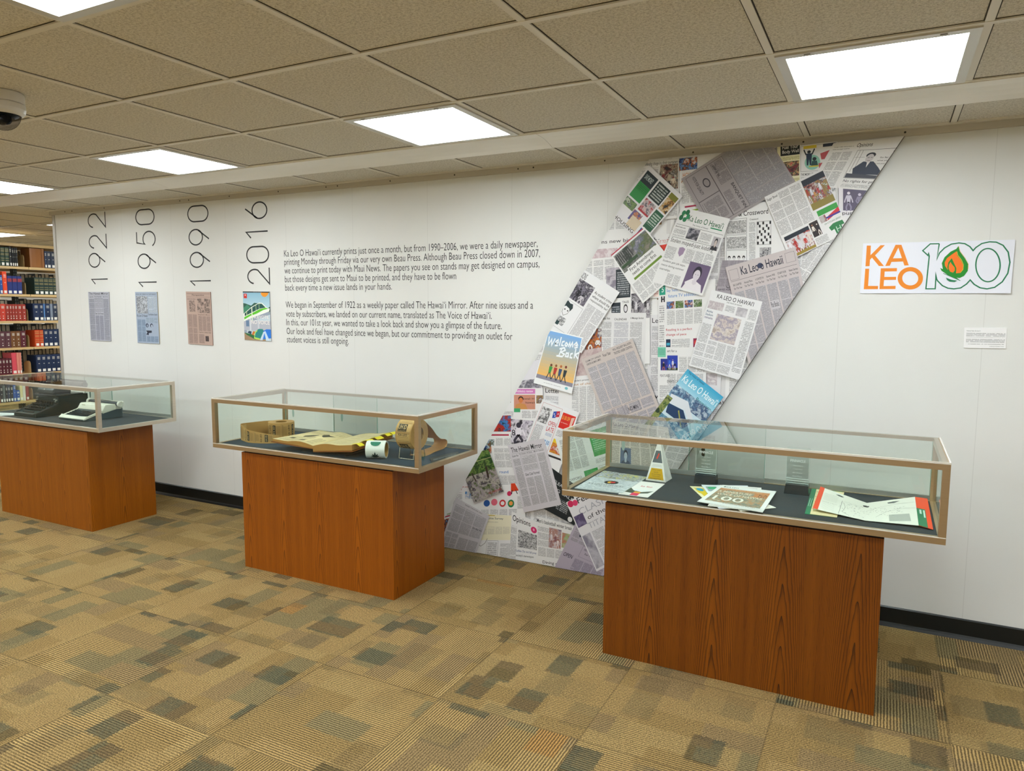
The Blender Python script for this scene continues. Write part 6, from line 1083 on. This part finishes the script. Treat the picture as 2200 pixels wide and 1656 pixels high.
# ---------------------------------------------------------------- bookshelf beyond the wall
SX = -8.32; BE = mat('#c4a672', .5); BEU = mat('#3f4a48', .6)
ROWS = [1.976, 1.682, 1.396, 1.110, .824, .528, .238]
def shelf_unit(y0, y1, label):
    t = thing('bookshelf', label, 'bookshelf', (SX-.27, (y0+y1)/2, 0), group='beige metal library stacks'); o = tuple(t.location)
    for y in (y0+.0105, y1-.0105):
        m = MB().box(SX-.32, SX-.26, y-.01, y+.01, 0, 2.19, BEU)
        for k in range(60): m.box(SX-.2598, SX-.259, y-.004, y+.004, .08+.035*k, .095+.035*k, mat('#8a938c', .5))
        m.build('upright', t, o)
    for z in ROWS:
        for a, b in ((SX-.255, SX+.005), (SX-.585, SX-.325)):
            m = MB().box(a, b, y0+.003, y1-.003, z-.004, z, BE); f = b if b == SX+.005 else a
            m.box(min(f, f+(.0 if f == b else .003)), f+.003, y0+.003, y1-.003, z-.022, z+.004, BE) if f == b else m.box(f-.003, f, y0+.003, y1-.003, z-.022, z+.004, BE)
            m.build('shelf', t, o)
    MB().box(SX-.59, SX+.01, y0+.001, y1-.001, 2.195, 2.225, BE).build('top_panel', t, o); MB().box(SX-.57, SX-.01, y0+.002, y1-.002, .0, .10, BE).build('base_plinth', t, o)
    return t
YS = .735
shelf_unit(YS-.92, YS, 'left unit of the beige library stacks, full of green, red and blue bound books')
shelf_unit(YS, YS+.92, 'right unit of the beige library stacks, running on behind the white wall')
shelf_unit(YS-1.84, YS-.92, 'unit of the beige library stacks just beyond the left edge of the photo')
ORD = ['next to the divider', 'second from the divider', 'third from the divider', 'fourth from the divider', 'fifth from the divider', 'sixth from the divider', 'seventh from the divider', 'eighth from the divider', 'ninth from the divider', 'tenth from the divider', 'eleventh from the divider', 'twelfth from the divider', 'thirteenth from the divider', 'fourteenth from the divider', 'fifteenth from the divider', 'sixteenth from the divider', 'seventeenth from the divider', 'eighteenth from the divider']
RN = ['top', 'second', 'third', 'fourth', 'fifth', 'sixth', 'lowest']
LAB = mat('#e8e6df', .6)
def book(y0, y1, z, h, col, deco, label, group, lean=0., dep=.17, xf=None, back=False):
    """spine towards +x, standing on z"""
    w_ = y1-y0-.0015; m = MB(); cm = mat(col, .45, spec=.4); pg = mat('#ddd3bd', .8)
    t = MB(); e = .003
    s = -1 if back else 1
    # rounded spine
    sp = [(s*.000, -w_/2), (s*.004, -w_/2+w_*.15), (s*.006, 0), (s*.004, w_/2-w_*.15), (s*.000, w_/2)]
    base_ = [(a, b) for a, b in sp]+[(-s*dep, w_/2), (-s*dep, w_/2-e), (-s*.01, w_/2-e), (-s*.01, -w_/2+e), (-s*dep, -w_/2+e), (-s*dep, -w_/2)]
    m.prism([(a, b, 0) for a, b in base_], (0, 0, h), cm)
    ob = m.build('book', None); m2 = MB().box(min(-s*(dep-.004), -s*.01), max(-s*(dep-.004), -s*.01), -w_/2+e, w_/2-e, .004, h-.004, pg); pgs = m2.build('pages', ob)
    if not back:
        P = lambda u, v: Vector((.0075 if abs(u-.5) < .5 else .004, -w_/2+w_*u, v))
        def bar(u0, u1, v0, v1, mt, nm='title_band'):
            q = MB(); q.box(.0062, .0072, -w_/2+w_*u0, -w_/2+w_*u1, v0, v1, mt); q.box(.0030, .0062, -w_/2+w_*u0, -w_/2+w_*u1, v0, v1, mt); return q
        GT = mat('#b9a76a', .4, .3); WT = mat('#d6d2c8', .6)
        if 'L' in deco: bar(.2, .8, .012, .040, LAB).build('call_label', ob)
        q = None
        if 'G' in deco:
            q = MB()
            for k in (.90, .83, .78, .66, .6, .42, .3): q.box(.003, .0070, -w_/2+w_*.08, w_/2-w_*.08, h*k, h*k+.003, GT)
            q.build('gilt_bands', ob)
        if 'R' in deco: bar(.08, .92, h*.68, h*.86, mat('#8c2632', .5)).build('title_panel', ob)
        if 'T' in deco:
            q = MB()
            for k in (.86, .82, .78, .74): q.box(.003, .0070, -w_/2+w_*.25, w_/2-w_*.25, h*k, h*k+.0035, WT)
            q.box(.003, .0070, -w_/2+w_*.38, w_/2-w_*.38, h*.5, h*.5+.006, WT)
            if 'W' in deco: q.lathe([(0, .0072), (.006, .0070), (.006, .003)], (0, 0, h*.17), WT, 8, 'x'); q.lathe([(0, .0072), (.005, .0070), (.005, .003)], (0, 0, h*.30), WT, 8, 'x')
            q.build('spine_title', ob)
    ob.location = (xf if xf is not None else SX-.012, (y0+y1)/2, z+.0006)
    if lean: ob.rotation_euler = (lean, 0, 0); ob.location.z += abs(math.sin(lean))*w_/2
    tag(ob, label, 'book', group); return ob
GRNB = ('dark green book with gilt bands', '#1f3a2c', 'GL'); BLKB = ('thin black book', '#17191c', 'LT'); TEAL = ('dark teal-green law volume', '#1b332f', 'GL'); NAVY = ('navy blue volume', '#17294a', 'TL')
BLU = ('bright blue book', '#1d4f9a', 'TL'); BRL = ('blue book with red title panel', '#1c2d6e', 'RL'); ORG = ('tall orange-red book', '#e04418', 'TL'); RDB = ('brick red volume with white lettering', '#963024', 'TW'); REDB = ('bright red volume with white lettering', '#c03a28', 'TW')
PLM = ('plum brown volume with white lettering', '#553038', 'TW'); BRN = ('tan brown volume with white lettering', '#6f4724', 'TW'); MRN = ('maroon volume with white lettering', '#561c28', 'TW'); PNK = ('pink-red book', '#d04a58', 'L'); SAL = ('salmon pink book', '#d98878', 'L')
LBL_ = ('light blue volume', '#5a86c0', 'L'); SLV = ('silver grey volume', '#7a8494', 'L'); OGT = ('orange-red book with gilt bands', '#c4451e', 'GL'); BRW = ('brown leather-bound tome', '#8a5520', ''); DKB = ('dark blue-grey volume', '#2a3448', 'TL'); CRM = ('cream book', '#d8cb92', 'L'); WHT = ('white book', '#dcd8c8', 'T'); GRY = ('grey book', '#5c6464', 'L'); DRD = ('dark red book', '#8f3026', 'L')
L_ = [
 (.072, [(BLKB, .020, .205), (BLKB, .018, .202), (BLKB, .02, .200), (BLKB, .028, .21)]+[(GRNB, .043, .200)]*6),
 (.045, [(BRL, .050, .196)]*3+[(ORG, .045, .240)]+[(BLU, .030, .200)]*4+[(DKB, .03, .19)]*3),
 (.022, [(RDB, .042, .182), (RDB, .045, .182), (RDB, .030, .182), (RDB, .026, .182), (RDB, .027, .182), (RDB, .036, .182), (REDB, .056, .184), (RDB, .014, .18), (BRN, .022, .18), (GRY, .02, .22)]+[(NAVY, .04, .19)]*2),
 (.040, [(MRN, .055, .180), (BRN, .050, .178), (BRN, .048, .178)]+[(PLM, .057, .178)]*4),
 (.100, [(SAL, .024, .232), (SAL, .026, .232), (PNK, .050, .232)]+[(MRN, .033, .176)]*7),
 (.045, [(DRD, .034, .182), (WHT, .030, .182), (CRM, .030, .182), (BLU, .040, .12), (BLU, .028, .19), (BLKB, .03, .18), (DKB, .026, .18), (BLKB, .022, .18), (GRY, .024, .185), (BLKB, .03, .18), (SAL, .05, .185), (SAL, .05, .185)]),
 (.05, [(GRY, .05, .12), (SAL, .06, .12), (GRY, .05, .15), (CRM, .05, .14), (GRY, .05, .15), (DRD, .05, .16)])]
R_ = [
 (.0, [(BRW, .125, .212), (BRW, .030, .212), (NAVY, .024, .190), (DKB, .046, .190), (DKB, .044, .190)]+[(DKB, .045, .190)]*3),
 (.03, [(TEAL, .050, .190)]*9),
 (.0, [(NAVY, .064, .192), (NAVY, .048, .192), (LBL_, .016, .192), (NAVY, .056, .192), (SLV, .028, .19), (DKB, .05, .19), (DKB, .05, .19), (DKB, .05, .19)]),
 (-.006, [(OGT, .050, .186), (OGT, .044, .186)]+[(NAVY, .052, .190)]*7),
 (-.0, [(NAVY, .053, .195)]*9),
 (.0, [(GRY, .05, .18), (NAVY, .05, .19), (NAVY, .05, .19), (MRN, .05, .18), (MRN, .05, .18), (NAVY, .05, .19)]),
 (.0, [(GRY, .05, .18), (BRN, .05, .17), (NAVY, .05, .19), (MRN, .05, .18), (MRN, .05, .18)])]
for ri, z in enumerate(ROWS):
    for side, (gap, items) in (('left', L_[ri]), ('right', R_[ri])):
        y = YS-.026-gap if side == 'left' else YS+.026+max(gap, 0)
        for k, ((nm, col, deco), w_, h_) in enumerate(items):
            if side == 'left': y0, y1 = y-w_, y; y = y0
            else: y0, y1 = y, y+w_; y = y1
            if y0 < YS-.9 or y1 > YS+.9: break
            lean = 0.
            book(y0, y1, z, h_, col, deco, '%s, %s on the %s shelf, %s unit' % (nm, ORD[k], RN[ri], side), 'books on the %s shelf of the %s stack unit' % (RN[ri], side), lean)
    # bookend at the divider
    if ri < 6:
        m = MB(); gy = YS-.030-(.0 if ri in (2,) else .004)
        hh = .135
        prof = [(0, 0), (-.13, 0), (-.13, .08)]+[(-.13+.06*(1-math.cos(a)), .08+.055*math.sin(a)) for a in [i*math.pi/2/6 for i in range(7)]]+[(-.03, .135), (-.008, .125), (0, .105)]
        m.prism([(a, 0, b) for a, b in prof], (0, .0015, 0), BE); ob = m.build('bookend')
        m = MB().box(-.12, -.01, -.035 if ri not in (2,) else -.012, .0, .0002, .0012, BE).build('foot', ob)
        ob.location = (SX-.012, gy, z+.0006)
        if ri in (0, 4): ob.rotation_euler = (0, 0, 0)
        tag(ob, 'beige metal bookend at the divider on the %s shelf' % RN[ri], 'bookend', 'beige metal bookends')
# books on the far side of the stacks, seen over the front row
for ri, z in enumerate(ROWS[:6]):
    y = YS-.36; k = 0
    while y < YS+.5:
        w_ = rr.uniform(.03, .05)
        if not (YS-.03 < y+w_/2 < YS+.03):
            book(y, y+w_, z, rr.uniform(.225, .25) if ri else .2, rr.choice(['#1d2422', '#22302e', '#2c2f33', '#1a2a2c']), '', 'dark book of the far side row, glimpsed over the front books on the %s shelf' % RN[ri], 'far side books on the %s shelf' % RN[ri], 0, .17, SX-.573, True)
        y += w_; k += 1
